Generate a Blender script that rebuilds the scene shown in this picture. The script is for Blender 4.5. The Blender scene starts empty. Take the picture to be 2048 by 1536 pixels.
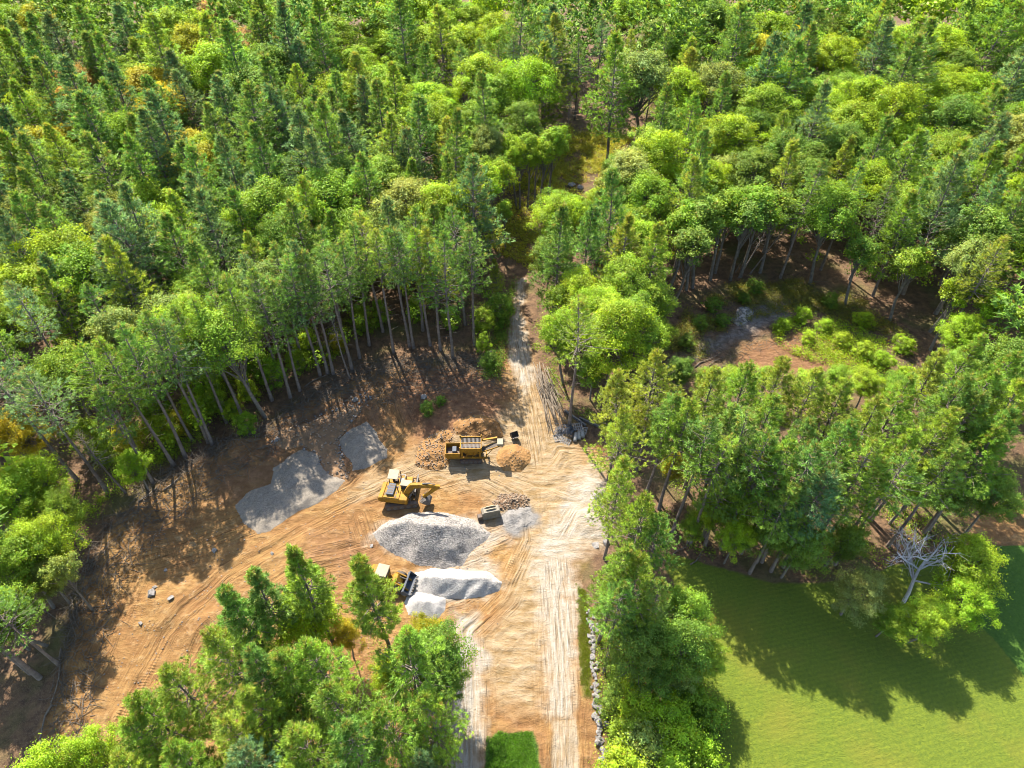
import bpy, bmesh, math, random
import numpy as np
from mathutils import Vector, Matrix, noise as mnoise

S = bpy.context.scene
COL = S.collection
rad = math.radians
random.seed(7)
RNG = np.random.default_rng(11)

# ------------------------------------------------------------------ camera, sky, sun, exposure
F, CU, CV = 1365.0, 1024.0, 768.0        # focal length and centre, in pixels of the 2048x1536 photograph
H, PITCH = 80.0, rad(45.0)
cam_d = bpy.data.cameras.new('camera')
cam_d.sensor_fit = 'HORIZONTAL'; cam_d.sensor_width = 36.0
cam_d.lens = 36.0 * F / 2048.0
cam_d.clip_start = 0.5; cam_d.clip_end = 6000.0
cam = bpy.data.objects.new('camera', cam_d); COL.objects.link(cam)
cam.location = (0, 0, H); cam.rotation_euler = (math.pi / 2 - PITCH, 0, 0)
S.camera = cam

SUN_EL, SUN_AZ = rad(49.0), rad(-23.0)   # azimuth from +Y, clockwise
W = bpy.data.worlds.new('World'); S.world = W; W.use_nodes = True
nt = W.node_tree; nt.nodes.clear()
wo = nt.nodes.new('ShaderNodeOutputWorld'); bg = nt.nodes.new('ShaderNodeBackground')
sky = nt.nodes.new('ShaderNodeTexSky'); sky.sky_type = 'NISHITA'; sky.sun_disc = False
sky.sun_elevation = SUN_EL; sky.sun_rotation = SUN_AZ % (2 * math.pi)
bg.inputs['Strength'].default_value = 0.15
nt.links.new(sky.outputs[0], bg.inputs['Color']); nt.links.new(bg.outputs[0], wo.inputs['Surface'])
sd = bpy.data.lights.new('sun', 'SUN'); sd.energy = 5.0; sd.angle = rad(0.55); sd.color = (1.0, 0.95, 0.86)
sun = bpy.data.objects.new('sun', sd); COL.objects.link(sun)
sdir = Vector((math.sin(SUN_AZ) * math.cos(SUN_EL), math.cos(SUN_AZ) * math.cos(SUN_EL), math.sin(SUN_EL)))
sun.rotation_euler = sdir.to_track_quat('Z', 'Y').to_euler()
S.view_settings.view_transform = 'Standard'; S.view_settings.look = 'None'
S.view_settings.gamma = 1.0; S.view_settings.use_curve_mapping = False
S.view_settings.exposure = 2.05
S.cycles.max_bounces = 6; S.cycles.diffuse_bounces = 3; S.cycles.transmission_bounces = 4
S.cycles.filter_width = 1.0; S.cycles.glossy_bounces = 2; S.cycles.use_denoising = True

# ------------------------------------------------------------------ helpers: photograph pixel -> place
CP, SP = math.cos(PITCH), math.sin(PITCH)
def G(u, v, z=0.0):
    """world point at height z seen at pixel (u, v)"""
    a, b = (u - CU) / F, (CV - v) / F
    d = np.array([a, CP + b * SP, -SP + b * CP])
    t = (z - H) / d[2]
    return np.array([d[0] * t, d[1] * t, z])
def px(p):
    x, y, z = p[0], p[1], p[2] - H
    dep = y * CP - z * SP
    return CU + F * x / dep, CV - F * (y * SP + z * CP) / dep, dep
def poly(pts, z=0.0):
    return np.array([G(u, v, z)[:2] for u, v in pts])
def inside(P, xy):
    x, y = xy[:, 0], xy[:, 1]; r = np.zeros(len(xy), bool); n = len(P)
    for i in range(n):
        (x0, y0), (x1, y1) = P[i], P[(i + 1) % n]
        if y0 == y1: continue
        c = (y0 > y) != (y1 > y)
        r ^= c & (x < (x1 - x0) * (y - y0) / (y1 - y0) + x0)
    return r
def segdist(P, xy, closed=True):
    """distance to polyline, its signed side distance and arc length"""
    best = np.full(len(xy), 1e9); bd = np.zeros(len(xy)); bs = np.zeros(len(xy)); s = 0.0
    n = len(P)
    for i in range(n if closed else n - 1):
        a, b = P[i], P[(i + 1) % n]; ab = b - a; L = max(np.hypot(*ab), 1e-6)
        t = np.clip(((xy - a) @ ab) / L ** 2, 0, 1)
        q = xy - a - t[:, None] * ab; d = np.hypot(q[:, 0], q[:, 1])
        side = np.sign(ab[0] * (xy[:, 1] - a[1]) - ab[1] * (xy[:, 0] - a[0]))
        m = d < best
        best[m] = d[m]; bd[m] = (side * d)[m]; bs[m] = s + t[m] * L
        s += L
    return best, bd, bs
def sdf(P, xy):
    d = segdist(P, xy)[0]
    return np.where(inside(P, xy), d, -d)
def sstep(a, b, x):
    t = np.clip((x - a) / (b - a), 0, 1); return t * t * (3 - 2 * t)
_perm = np.random.default_rng(3).random((256, 256))
def vnoise(x, y):
    xi, yi = np.floor(x).astype(int), np.floor(y).astype(int); fx, fy = x - xi, y - yi
    fx = fx * fx * (3 - 2 * fx); fy = fy * fy * (3 - 2 * fy)
    g = lambda i, j: _perm[(xi + i) & 255, (yi + j) & 255]
    return (g(0, 0) * (1 - fx) + g(1, 0) * fx) * (1 - fy) + (g(0, 1) * (1 - fx) + g(1, 1) * fx) * fy
def fbm(x, y, o=4):
    r, a, t = 0, 1.0, 0
    for k in range(o):
        r = r + a * vnoise(x * 2 ** k + 17.3 * k, y * 2 ** k + 5.1 * k); t += a; a *= 0.5
    return r / t

# ------------------------------------------------------------------ helpers: objects
def link(o, parent=None):
    COL.objects.link(o)
    if parent is not None: o.parent = parent
    return o
def tag(o, label=None, cat=None, group=None, kind=None):
    if label: o['label'] = label
    if cat: o['category'] = cat
    if group: o['group'] = group
    if kind: o['kind'] = kind
    return o
def empty(name, loc, rz=0.0, label=None, cat=None, group=None):
    o = bpy.data.objects.new(name, None); o.empty_display_size = 0.3
    o.location = loc; o.rotation_euler = (0, 0, rz)
    return tag(link(o), label, cat, group)
def np_mesh(name, V, Fc, mats, k=3, tint=None, smooth=False, mi=None):
    me = bpy.data.meshes.new(name)
    V = np.asarray(V, np.float32); Fc = np.asarray(Fc, np.int32)
    me.vertices.add(len(V)); me.vertices.foreach_set('co', V.ravel())
    me.loops.add(Fc.size); me.loops.foreach_set('vertex_index', Fc.ravel())
    me.polygons.add(len(Fc)); me.polygons.foreach_set('loop_start', np.arange(0, Fc.size, k, dtype=np.int32))
    if smooth: me.polygons.foreach_set('use_smooth', np.ones(len(Fc), bool))
    for m in (mats if isinstance(mats, (list, tuple)) else [mats]): me.materials.append(m)
    if mi is not None: me.polygons.foreach_set('material_index', np.asarray(mi, np.int32))
    if tint is not None:
        at = me.color_attributes.new('tint', 'FLOAT_COLOR', 'POINT')
        at.data.foreach_set('color', np.asarray(tint, np.float32).ravel())
    me.update(calc_edges=True)
    return me
def mobj(name, me, parent=None, loc=(0, 0, 0), rz=0.0):
    o = bpy.data.objects.new(name, me); o.location = loc; o.rotation_euler = (0, 0, rz)
    return link(o, parent)
def bm_mesh(name, bm, mat, smooth=False):
    me = bpy.data.meshes.new(name); bmesh.ops.recalc_face_normals(bm, faces=bm.faces[:])
    bm.to_mesh(me); bm.free(); me.materials.append(mat)
    if smooth:
        for p in me.polygons: p.use_smooth = True
    return me
def bx(bm, x0, x1, y0, y1, z0, z1, bev=0.0, M=None):
    r = bmesh.ops.create_cube(bm, size=1.0); vs = r['verts']
    for v in vs:
        v.co = Vector(((x0 + x1) / 2 + v.co.x * (x1 - x0), (y0 + y1) / 2 + v.co.y * (y1 - y0), (z0 + z1) / 2 + v.co.z * (z1 - z0)))
    if bev:
        es = list({e for v in vs for e in v.link_edges})
        r = bmesh.ops.bevel(bm, geom=es, offset=bev, segments=1, affect='EDGES', profile=0.5)
        vs = list({v for f in r['faces'] for v in f.verts})
    if M is not None:
        for v in vs: v.co = M @ v.co
def prism(bm, prof, y0, y1, bev=0.0):
    """profile in x-z, pushed from y0 to y1"""
    a = [bm.verts.new((p[0], y0, p[1])) for p in prof]; b = [bm.verts.new((p[0], y1, p[1])) for p in prof]
    n = len(prof); fs = [bm.faces.new(a), bm.faces.new(b[::-1])]
    for i in range(n): fs.append(bm.faces.new((a[i], b[i], b[(i + 1) % n], a[(i + 1) % n])))
    if bev:
        es = list({e for f in fs for e in f.edges})
        bmesh.ops.bevel(bm, geom=es, offset=bev, segments=1, affect='EDGES', profile=0.5)
def tube(bm, p0, p1, r0, r1=None, n=8):
    p0, p1 = Vector(p0), Vector(p1); r1 = r0 if r1 is None else r1
    d = (p1 - p0); q = d.to_track_quat('Z', 'Y'); vs = []
    for p, r in ((p0, r0), (p1, r1)):
        vs.append([bm.verts.new(p + q @ Vector((r * math.cos(2 * math.pi * k / n), r * math.sin(2 * math.pi * k / n), 0))) for k in range(n)])
    for k in range(n): bm.faces.new((vs[0][k], vs[0][(k + 1) % n], vs[1][(k + 1) % n], vs[1][k]))
    bm.faces.new(vs[0][::-1]); bm.faces.new(vs[1])
def part(name, parent, mat, build, smooth=False):
    bm = bmesh.new(); build(bm)
    return mobj(name, bm_mesh(name, bm, mat, smooth), parent)

# ------------------------------------------------------------------ materials
def mat_new(name):
    m = bpy.data.materials.new(name); m.use_nodes = True; t = m.node_tree; t.nodes.clear()
    o = t.nodes.new('ShaderNodeOutputMaterial')
    N = lambda ty, **kw: _node(t, ty, **kw)
    return m, t, o, N
def _node(t, ty, **kw):
    n = t.nodes.new('ShaderNode' + ty)
    for k, v in kw.items():
        if k.startswith('i_'):
            n.inputs[k[2:].replace('_', ' ')].default_value = v
        else: setattr(n, k, v)
    return n
def rgba(c, a=1.0): return (c[0], c[1], c[2], a)
def mixc(t, fac, a, b, bt='MIX'):
    n = t.nodes.new('ShaderNodeMix'); n.data_type = 'RGBA'; n.blend_type = bt; n.clamp_factor = True
    for i, v in ((0, fac), (6, a), (7, b)):
        if isinstance(v, (int, float)): n.inputs[i].default_value = v
        elif isinstance(v, tuple): n.inputs[i].default_value = v if len(v) == 4 else rgba(v)
        else: t.links.new(v, n.inputs[i])
    return n.outputs[2]
def math_n(t, op, a, b=None, clamp=False):
    n = t.nodes.new('ShaderNodeMath'); n.operation = op; n.use_clamp = clamp
    for i, v in enumerate((a, b)):
        if v is None: continue
        if isinstance(v, (int, float)): n.inputs[i].default_value = v
        else: t.links.new(v, n.inputs[i])
    return n.outputs[0]
def maprange(t, x, a, b, c=0.0, d=1.0):
    n = t.nodes.new('ShaderNodeMapRange'); n.clamp = True
    t.links.new(x, n.inputs[0])
    for i, v in enumerate((a, b, c, d)): n.inputs[i + 1].default_value = v
    return n.outputs[0]
def noise_n(t, vec, scale, detail=4.0, rough=0.55):
    n = t.nodes.new('ShaderNodeTexNoise'); n.inputs['Scale'].default_value = scale
    n.inputs['Detail'].default_value = detail; n.inputs['Roughness'].default_value = rough
    if vec is not None: t.links.new(vec, n.inputs['Vector'])
    return n.outputs['Fac']

def foliage_mat(name, tip=(0.30, 0.17, 0.05), trans=0.38):
    m, t, o, N = mat_new(name)
    oi = N('ObjectInfo'); at = N('Attribute', attribute_name='tint')
    sep = N('SeparateColor'); t.links.new(at.outputs['Color'], sep.inputs[0])
    k = maprange(t, sep.outputs[0], 0.0, 1.0, 0.42, 1.6)
    sc = t.nodes.new('ShaderNodeVectorMath'); sc.operation = 'SCALE'
    t.links.new(oi.outputs['Color'], sc.inputs[0]); t.links.new(k, sc.inputs['Scale'])
    # leaves drift from blue-green to yellow-green
    warm = mixc(t, 1.0, sc.outputs[0], (1.35, 1.08, 0.62), 'MULTIPLY')
    c = mixc(t, sep.outputs[2], sc.outputs[0], warm)
    c = mixc(t, sep.outputs[1], c, tip)
    d = N('BsdfDiffuse'); tr = N('BsdfTranslucent'); g = N('BsdfGlossy'); g.inputs['Roughness'].default_value = 0.5
    t.links.new(c, d.inputs['Color'])
    tc = mixc(t, 1.0, c, (1.25, 1.2, 0.55), 'MULTIPLY'); t.links.new(tc, tr.inputs['Color'])
    a = N('MixShader'); a.inputs[0].default_value = trans
    t.links.new(d.outputs[0], a.inputs[1]); t.links.new(tr.outputs[0], a.inputs[2])
    b = N('MixShader'); b.inputs[0].default_value = 0.03
    g.inputs['Color'].default_value = (0.55, 0.7, 0.35, 1)
    t.links.new(a.outputs[0], b.inputs[1]); t.links.new(g.outputs[0], b.inputs[2])
    t.links.new(b.outputs[0], o.inputs[0])
    return m
def simple(name, c, rough=0.7, metal=0.0, vary=0.35, scale=3.0, c2=None, bump=0.0, bscale=30.0):
    m, t, o, N = mat_new(name)
    tc = N('TexCoord'); p = N('BsdfPrincipled')
    p.inputs['Roughness'].default_value = max(rough, 0.72) if rough > 0.2 else rough; p.inputs['Metallic'].default_value = metal; p.inputs['Specular IOR Level'].default_value = 0.2
    f = noise_n(t, tc.outputs['Object'], scale, 5.0, 0.6)
    f = maprange(t, f, 0.35, 0.68)
    dark = c2 if c2 else tuple(x * (1 - vary) for x in c)
    t.links.new(mixc(t, f, rgba(dark), rgba(c)), p.inputs['Base Color'])
    if bump:
        b = N('Bump'); b.inputs['Strength'].default_value = bump; b.inputs['Distance'].default_value = 0.05
        t.links.new(noise_n(t, tc.outputs['Object'], bscale, 4.0), b.inputs['Height']); t.links.new(b.outputs[0], p.inputs['Normal'])
    t.links.new(p.outputs[0], o.inputs[0])
    return m
M_pine = foliage_mat('pine_needles', (0.30, 0.19, 0.05), 0.48)
M_leaf = foliage_mat('broad_leaves', (0.34, 0.15, 0.02), 0.50)
M_barkp = simple('pine_bark', (0.187, 0.144, 0.115), 0.9, vary=0.5, scale=2.0, bump=0.5, bscale=12)
M_barkb = simple('broadleaf_bark', (0.173, 0.144, 0.112), 0.9, vary=0.5, scale=2.5, bump=0.5, bscale=14)
M_dead = simple('bleached_wood', (0.40, 0.37, 0.365), 0.85, vary=0.3, scale=4)
M_pole = simple('weathered_pole', (0.135, 0.105, 0.075), 0.85, vary=0.5, scale=5)
M_yel = simple('yellow_paint', (0.270, 0.135, 0.005), 0.5, vary=0.4, scale=2.5, c2=(0.144, 0.072, 0.013))
M_cream = simple('cream_paint', (0.216, 0.180, 0.117), 0.5, vary=0.2, scale=2)
M_grey = simple('grey_metal', (0.075, 0.080, 0.090), 0.6, vary=0.3, scale=4)
M_dark = simple('dark_steel', (0.065, 0.054, 0.047), 0.6, vary=0.5, scale=4, c2=(0.094, 0.054, 0.029))
M_steel = simple('worn_steel', (0.13, 0.115, 0.10), 0.5, 0.2, vary=0.4, scale=5)
M_rub = simple('black_rubber', (0.03, 0.028, 0.026), 0.85, vary=0.3, scale=6, c2=(0.10, 0.075, 0.05))
M_glass = simple('dark_glass', (0.04, 0.05, 0.06), 0.08, vary=0.2)
M_stone = simple('field_stone', (0.180, 0.162, 0.144), 0.9, vary=0.5, scale=2.5, bump=0.4, bscale=9)
M_stoneb = simple('earthy_stone', (0.197, 0.142, 0.094), 0.9, vary=0.5, scale=2.5, bump=0.4, bscale=9)
M_bucket = simple('dusty_bucket_steel', (0.180, 0.153, 0.113), 0.7, vary=0.4, scale=2.2)
M_board = simple('grey_board', (0.17, 0.15, 0.13), 0.85, vary=0.4, scale=6)
M_white = simple('white_plastic', (0.216, 0.198, 0.171), 0.5, vary=0.25, scale=5)

def pile_mat(name, light, darkc, coarse, grain):
    """tint.r: share of fine pale dust; the rest is bare coarse stone"""
    m, t, o, N = mat_new(name); tc = N('TexCoord'); p = N('BsdfPrincipled'); p.inputs['Roughness'].default_value = 0.95; p.inputs['Specular IOR Level'].default_value = 0.1
    at = N('Attribute', attribute_name='tint'); sep = N('SeparateColor'); t.links.new(at.outputs['Color'], sep.inputs[0])
    vo = N('TexVoronoi'); vo.inputs['Scale'].default_value = grain; t.links.new(tc.outputs['Object'], vo.inputs['Vector'])
    n1 = noise_n(t, tc.outputs['Object'], 1.3, 5.0)
    sp = N('SeparateColor'); t.links.new(vo.outputs['Color'], sp.inputs[0])
    d2 = mixc(t, maprange(t, sp.outputs[0], 0.1, 0.9), tuple(x * 0.55 for x in darkc), tuple(x * 1.35 for x in darkc))
    f = math_n(t, 'ADD', sep.outputs[0], math_n(t, 'MULTIPLY', math_n(t, 'SUBTRACT', n1, 0.5), 0.9), True)
    c = mixc(t, f, d2, light)
    t.links.new(c, p.inputs['Base Color'])
    b = N('Bump'); b.inputs['Strength'].default_value = coarse; b.inputs['Distance'].default_value = 0.12
    t.links.new(math_n(t, 'ADD', vo.outputs['Distance'], noise_n(t, tc.outputs['Object'], grain * 0.6, 4.0)), b.inputs['Height'])
    t.links.new(b.outputs[0], p.inputs['Normal']); t.links.new(p.outputs[0], o.inputs[0])
    return m

def ground_mat():
    m, t, o, N = mat_new('earth')
    tc = N('TexCoord'); p = N('BsdfPrincipled'); p.inputs['Roughness'].default_value = 0.95
    p.inputs['Specular IOR Level'].default_value = 0.15
    def att(n):
        a = N('Attribute', attribute_name=n); s = N('SeparateColor'); t.links.new(a.outputs['Color'], s.inputs[0])
        return (*s.outputs, a.outputs['Alpha'])
    tan, white, brown, grey = att('zone_a'); lawn, lush, yard, lawnb = att('zone_b')
    fl = N('Attribute', attribute_name='flow')
    ob = tc.outputs['Object']
    # streaks along the wheel tracks: x = across, y = along
    mp = N('Mapping'); mp.inputs['Scale'].default_value = (3.6, 0.26, 1)
    sx = N('SeparateXYZ'); t.links.new(fl.outputs['Vector'], sx.inputs[0])
    def flowmap(n):
        cx = N('CombineXYZ'); t.links.new(sx.outputs[0], cx.inputs[0]); t.links.new(sx.outputs[1], cx.inputs[1]); t.links.new(cx.outputs[0], n.inputs['Vector'])
    flowmap(mp)
    m0 = N('Mapping'); m0.inputs['Scale'].default_value = (0.35, 1.1, 1); m0.inputs['Rotation'].default_value = (0, 0, rad(-32)); t.links.new(tc.outputs['Object'], m0.inputs['Vector'])
    near = math_n(t, 'MULTIPLY', sx.outputs[2], 0.85)
    smix = N('Mix'); t.links.new(near, smix.inputs[0]); t.links.new(noise_n(t, m0.outputs[0], 1.0, 7.0, 0.68), smix.inputs[2]); t.links.new(noise_n(t, mp.outputs[0], 1.0, 2.5, 0.55), smix.inputs[3])
    streak = smix.outputs[0]
    mp2 = N('Mapping'); mp2.inputs['Scale'].default_value = (0.55, 0.05, 1)
    broad = noise_n(t, ob, 0.4, 4.0)
    big = noise_n(t, ob, 0.12, 6.0, 0.6); mid = noise_n(t, ob, 0.9, 6.0, 0.65); fine = noise_n(t, ob, 7.0, 4.0, 0.7)
    # forest floor
    lit = mixc(t, maprange(t, mid, 0.35, 0.7), (0.052, 0.030, 0.018), (0.135, 0.078, 0.040))
    lit = mixc(t, maprange(t, fine, 0.5, 0.75), lit, (0.17, 0.11, 0.06))
    lit = mixc(t, math_n(t, 'MULTIPLY', maprange(t, big, 0.50, 0.66), 0.6), lit, (0.060, 0.070, 0.015))
    # bare soil
    soil = mixc(t, maprange(t, streak, 0.36, 0.64), (0.123, 0.059, 0.018), (0.239, 0.139, 0.050))
    soil = mixc(t, math_n(t, 'MULTIPLY', maprange(t, big, 0.42, 0.60), 0.55), soil, (0.143, 0.067, 0.026))
    soil = mixc(t, math_n(t, 'MULTIPLY', maprange(t, mid, 0.54, 0.70), 0.6), soil, (0.280, 0.185, 0.089))
    soil = mixc(t, math_n(t, 'MULTIPLY', maprange(t, fine, 0.62, 0.78), 0.6), soil, (0.285, 0.218, 0.152))
    tanc = mixc(t, maprange(t, streak, 0.38, 0.62), (0.157, 0.099, 0.041), (0.250, 0.185, 0.112))
    tanc = mixc(t, math_n(t, 'MULTIPLY', maprange(t, mid, 0.52, 0.68), 0.5), tanc, (0.198, 0.121, 0.053))
    whc = mixc(t, maprange(t, streak, 0.36, 0.60), (0.190, 0.142, 0.089), (0.260, 0.231, 0.185))
    whc = mixc(t, math_n(t, 'MULTIPLY', maprange(t, mid, 0.50, 0.68), 0.45), whc, (0.209, 0.162, 0.109))
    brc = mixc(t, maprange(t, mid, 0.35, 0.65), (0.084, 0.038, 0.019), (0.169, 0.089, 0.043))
    grc = mixc(t, maprange(t, mid, 0.3, 0.7), (0.088, 0.080, 0.073), (0.156, 0.143, 0.128))
    wob = math_n(t, 'ADD', math_n(t, 'MULTIPLY', math_n(t, 'SUBTRACT', broad, 0.5), 1.1), math_n(t, 'MULTIPLY', math_n(t, 'SUBTRACT', mid, 0.5), 0.9))
    def w(x, g=1.0):
        return maprange(t, math_n(t, 'ADD', x, math_n(t, 'MULTIPLY', math_n(t, 'MULTIPLY', wob, g), math_n(t, 'MULTIPLY', x, math_n(t, 'SUBTRACT', 2.0, x)))), 0.16, 0.84)
    c = mixc(t, w(yard, 0.6), lit, soil)
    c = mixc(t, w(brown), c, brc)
    c = mixc(t, w(tan), c, tanc)
    c = mixc(t, w(white, 1.25), c, whc)
    clod = noise_n(t, ob, 3.2, 5.0, 0.75); mpd = N('Mapping'); mpd.inputs['Scale'].default_value = (5.0, 0.22, 1); mpd.inputs['Location'].default_value = (5, 3, 0); flowmap(mpd)
    thin = noise_n(t, mpd.outputs[0], 1.0, 1.5, 0.6)
    dk = math_n(t, 'MULTIPLY', math_n(t, 'MULTIPLY', maprange(t, thin, 0.56, 0.66), maprange(t, sx.outputs[2], 0.05, 0.5)), maprange(t, big, 0.40, 0.60, 0.2, 0.75))
    dk = math_n(t, 'MAXIMUM', dk, math_n(t, 'MULTIPLY', maprange(t, clod, 0.60, 0.72), 0.55))
    dk = math_n(t, 'MULTIPLY', dk, maprange(t, math_n(t, 'ADD', yard, white), 0.3, 0.9))
    c = mixc(t, dk, c, mixc(t, 0.72, c, (0.055, 0.030, 0.012)))
    c = mixc(t, w(grey, 0.7), c, grc)
    # lawns
    lf = noise_n(t, ob, 2.6, 9.0, 0.85)
    mow = N('TexWave'); mow.inputs['Scale'].default_value = 0.55; mow.inputs['Distortion'].default_value = 0.12
    mm = N('Mapping'); mm.inputs['Rotation'].default_value = (0, 0, rad(78)); t.links.new(ob, mm.inputs['Vector']); t.links.new(mm.outputs[0], mow.inputs['Vector'])
    lw = mixc(t, maprange(t, lf, 0.36, 0.68), (0.052, 0.078, 0.009), (0.126, 0.147, 0.010))
    lw = mixc(t, math_n(t, 'MULTIPLY', maprange(t, big, 0.48, 0.68), 0.45), lw, (0.144, 0.115, 0.016))
    lw = mixc(t, math_n(t, 'MULTIPLY', mow.outputs['Fac'], 0.24), lw, (0.040, 0.065, 0.008))
    lb = mixc(t, maprange(t, lf, 0.35, 0.7), (0.022, 0.055, 0.007), (0.065, 0.115, 0.012))
    gs = mixc(t, maprange(t, lf, 0.35, 0.7), (0.022, 0.055, 0.008), (0.065, 0.095, 0.012))
    c = mixc(t, w(lawn, 0.35), c, lw); c = mixc(t, w(lawnb, 0.1), c, lb); c = mixc(t, w(lush, 0.5), c, gs)
    t.links.new(c, p.inputs['Base Color'])
    # relief: clods, track streaks, cleat prints
    cle = math_n(t, 'SINE', math_n(t, 'MULTIPLY', sx.outputs[1], 2 * math.pi / 0.33))
    cm = N('Mapping'); cm.inputs['Scale'].default_value = (0.75, 0.05, 1); cm.inputs['Location'].default_value = (31, 7, 0); flowmap(cm)
    cmask = math_n(t, 'MULTIPLY', maprange(t, noise_n(t, cm.outputs[0], 1.0, 2.0), 0.55, 0.62), math_n(t, 'MULTIPLY', math_n(t, 'SUBTRACT', yard, math_n(t, 'ADD', white, tan), True), sx.outputs[2]))
    hh = math_n(t, 'ADD', math_n(t, 'MULTIPLY', math_n(t, 'MULTIPLY', streak, maprange(t, yard, 0, 1, 0.15, 1.0)), 1.1), math_n(t, 'MULTIPLY', mid, 0.7))
    hh = math_n(t, 'ADD', hh, math_n(t, 'MULTIPLY', fine, 0.36)); hh = math_n(t, 'SUBTRACT', hh, math_n(t, 'MULTIPLY', dk, 0.25)); hh = math_n(t, 'ADD', hh, math_n(t, 'MULTIPLY', clod, 0.45))
    hh = math_n(t, 'ADD', hh, math_n(t, 'MULTIPLY', math_n(t, 'MULTIPLY', cle, cmask), 0.11))
    b = N('Bump'); b.inputs['Strength'].default_value = 1.0; b.inputs['Distance'].default_value = 0.42
    t.links.new(hh, b.inputs['Height']); t.links.new(b.outputs[0], p.inputs['Normal'])
    t.links.new(p.outputs[0], o.inputs[0])
    return m
M_ground = ground_mat()

# ------------------------------------------------------------------ the lie of the land (pixels of the photograph, on the ground)
YARD = poly([(-250, 1900), (40, 1560), (110, 1420), (140, 1300), (165, 1200), (215, 1080), (300, 990), (400, 935), (530, 880), (560, 845), (640, 795), (740, 755), (830, 735),
             (930, 735), (990, 745), (1012, 690), (1018, 630), (1032, 565), (1048, 555), (1044, 600), (1054, 670), (1085, 760), (1102, 820), (1150, 880), (1205, 885),
             (1225, 960), (1222, 1060), (1200, 1090), (1160, 1115), (1152, 1180), (1185, 1290), (1205, 1500), (1215, 1900)])
TRACK = poly([(1008, 700), (1012, 630), (1030, 560), (1052, 545), (1052, 600), (1066, 670), (1092, 760), (1040, 800), (1015, 760)])
DRIVE = poly([(1064, 1125), (1088, 1060), (1120, 1000), (1165, 960), (1190, 985), (1165, 1050), (1150, 1100), (1152, 1180), (1155, 1300), (1158, 1420), (1158, 1438), (1101, 1440), (1096, 1420), (1082, 1300)])
TRACKTOP = poly([(1016, 720), (1020, 640), (1032, 565), (1047, 555), (1046, 620), (1056, 680), (1075, 750), (1050, 790)])
APRON = poly([(1102, 1441), (1157, 1439), (1160, 1900), (1103, 1900)])
STRIP = poly([(908, 1225), (945, 1228), (978, 1300), (966, 1420), (958, 1900), (890, 1900), (898, 1400), (908, 1300)])
LAWN = poly([(1325, 1108), (1420, 1128), (1540, 1165), (1650, 1165), (1760, 1140), (1920, 1094), (2120, 1090), (2700, 1090), (3300, 1900), (1430, 1900), (1400, 1536), (1392, 1300)])
LAWNB = poly([(1880, 1094), (1935, 1230), (1985, 1275), (2048, 1352), (2300, 1640), (3300, 1640), (2700, 1090), (2120, 1090)])
PATCH = poly([(972, 1480), (1000, 1463), (1066, 1463), (1078, 1492), (1085, 1900), (962, 1900)])
VERGE = poly([(1152, 1165), (1176, 1190), (1186, 1300), (1186, 1395), (1166, 1398), (1156, 1290)])
TAN = poly([(850, 890), (980, 850), (1030, 800), (1022, 700), (1022, 630), (1034, 560), (1046, 560), (1044, 640), (1068, 720), (1105, 830), (1160, 890), (1205, 930), (1205, 1080),
            (1120, 1110), (1100, 1300), (1080, 1420), (990, 1420), (960, 1300), (1010, 1200), (1040, 1080), (960, 990), (850, 960), (700, 1010), (690, 980), (790, 930)])
WHITE1 = poly([(880, 1040), (960, 1035), (1010, 1060), (1025, 1085), (960, 1110), (1000, 1140), (1005, 1180), (960, 1200), (850, 1205), (800, 1150), (860, 1120), (740, 1080), (770, 1040)])
WHITE2 = poly([(1130, 960), (1190, 935), (1225, 960), (1225, 1040), (1205, 1090), (1140, 1115), (1075, 1130), (1060, 1100), (1120, 1040)])
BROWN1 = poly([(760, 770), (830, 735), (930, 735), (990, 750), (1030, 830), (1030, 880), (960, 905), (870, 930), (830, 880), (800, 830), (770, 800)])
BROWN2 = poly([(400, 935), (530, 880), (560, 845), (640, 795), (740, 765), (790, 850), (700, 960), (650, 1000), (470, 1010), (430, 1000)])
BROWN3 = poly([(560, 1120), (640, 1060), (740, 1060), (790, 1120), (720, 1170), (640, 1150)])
BROWN4 = poly([(975, 1400), (1085, 1380), (1100, 1480), (1102, 1900), (955, 1900), (962, 1480)])
BROWN5 = poly([(1150, 1400), (1190, 1400), (1200, 1900), (1160, 1900)])
GREY1 = poly([(1000, 1030), (1045, 1010), (1075, 1025), (1070, 1058), (1030, 1068), (1005, 1055)])
GREY2 = poly([(1385, 720), (1400, 690), (1470, 655), (1510, 605), (1560, 595), (1598, 612), (1570, 640), (1500, 668), (1440, 700)])
REDP = poly([(1470, 735), (1490, 690), (1580, 668), (1680, 690), (1720, 720), (1660, 740), (1560, 745)])
PINKP = poly([(1925, 1092), (1940, 1040), (1990, 1005), (2300, 1000), (2500, 1088)])
RCLEAR = poly([(1290, 690), (1330, 610), (1390, 575), (1470, 555), (1600, 570), (1720, 600), (1830, 690), (1900, 745), (1850, 800), (1780, 900), (1600, 930), (1450, 930), (1330, 920), (1240, 900), (1225, 850), (1180, 850), (1230, 780)])
UCLEAR = poly([(985, 500), (990, 420), (1080, 340), (1105, 275), (1200, 255), (1290, 262), (1230, 300), (1190, 340), (1180, 390), (1120, 420), (1080, 480), (1050, 560), (1030, 560)])

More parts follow.
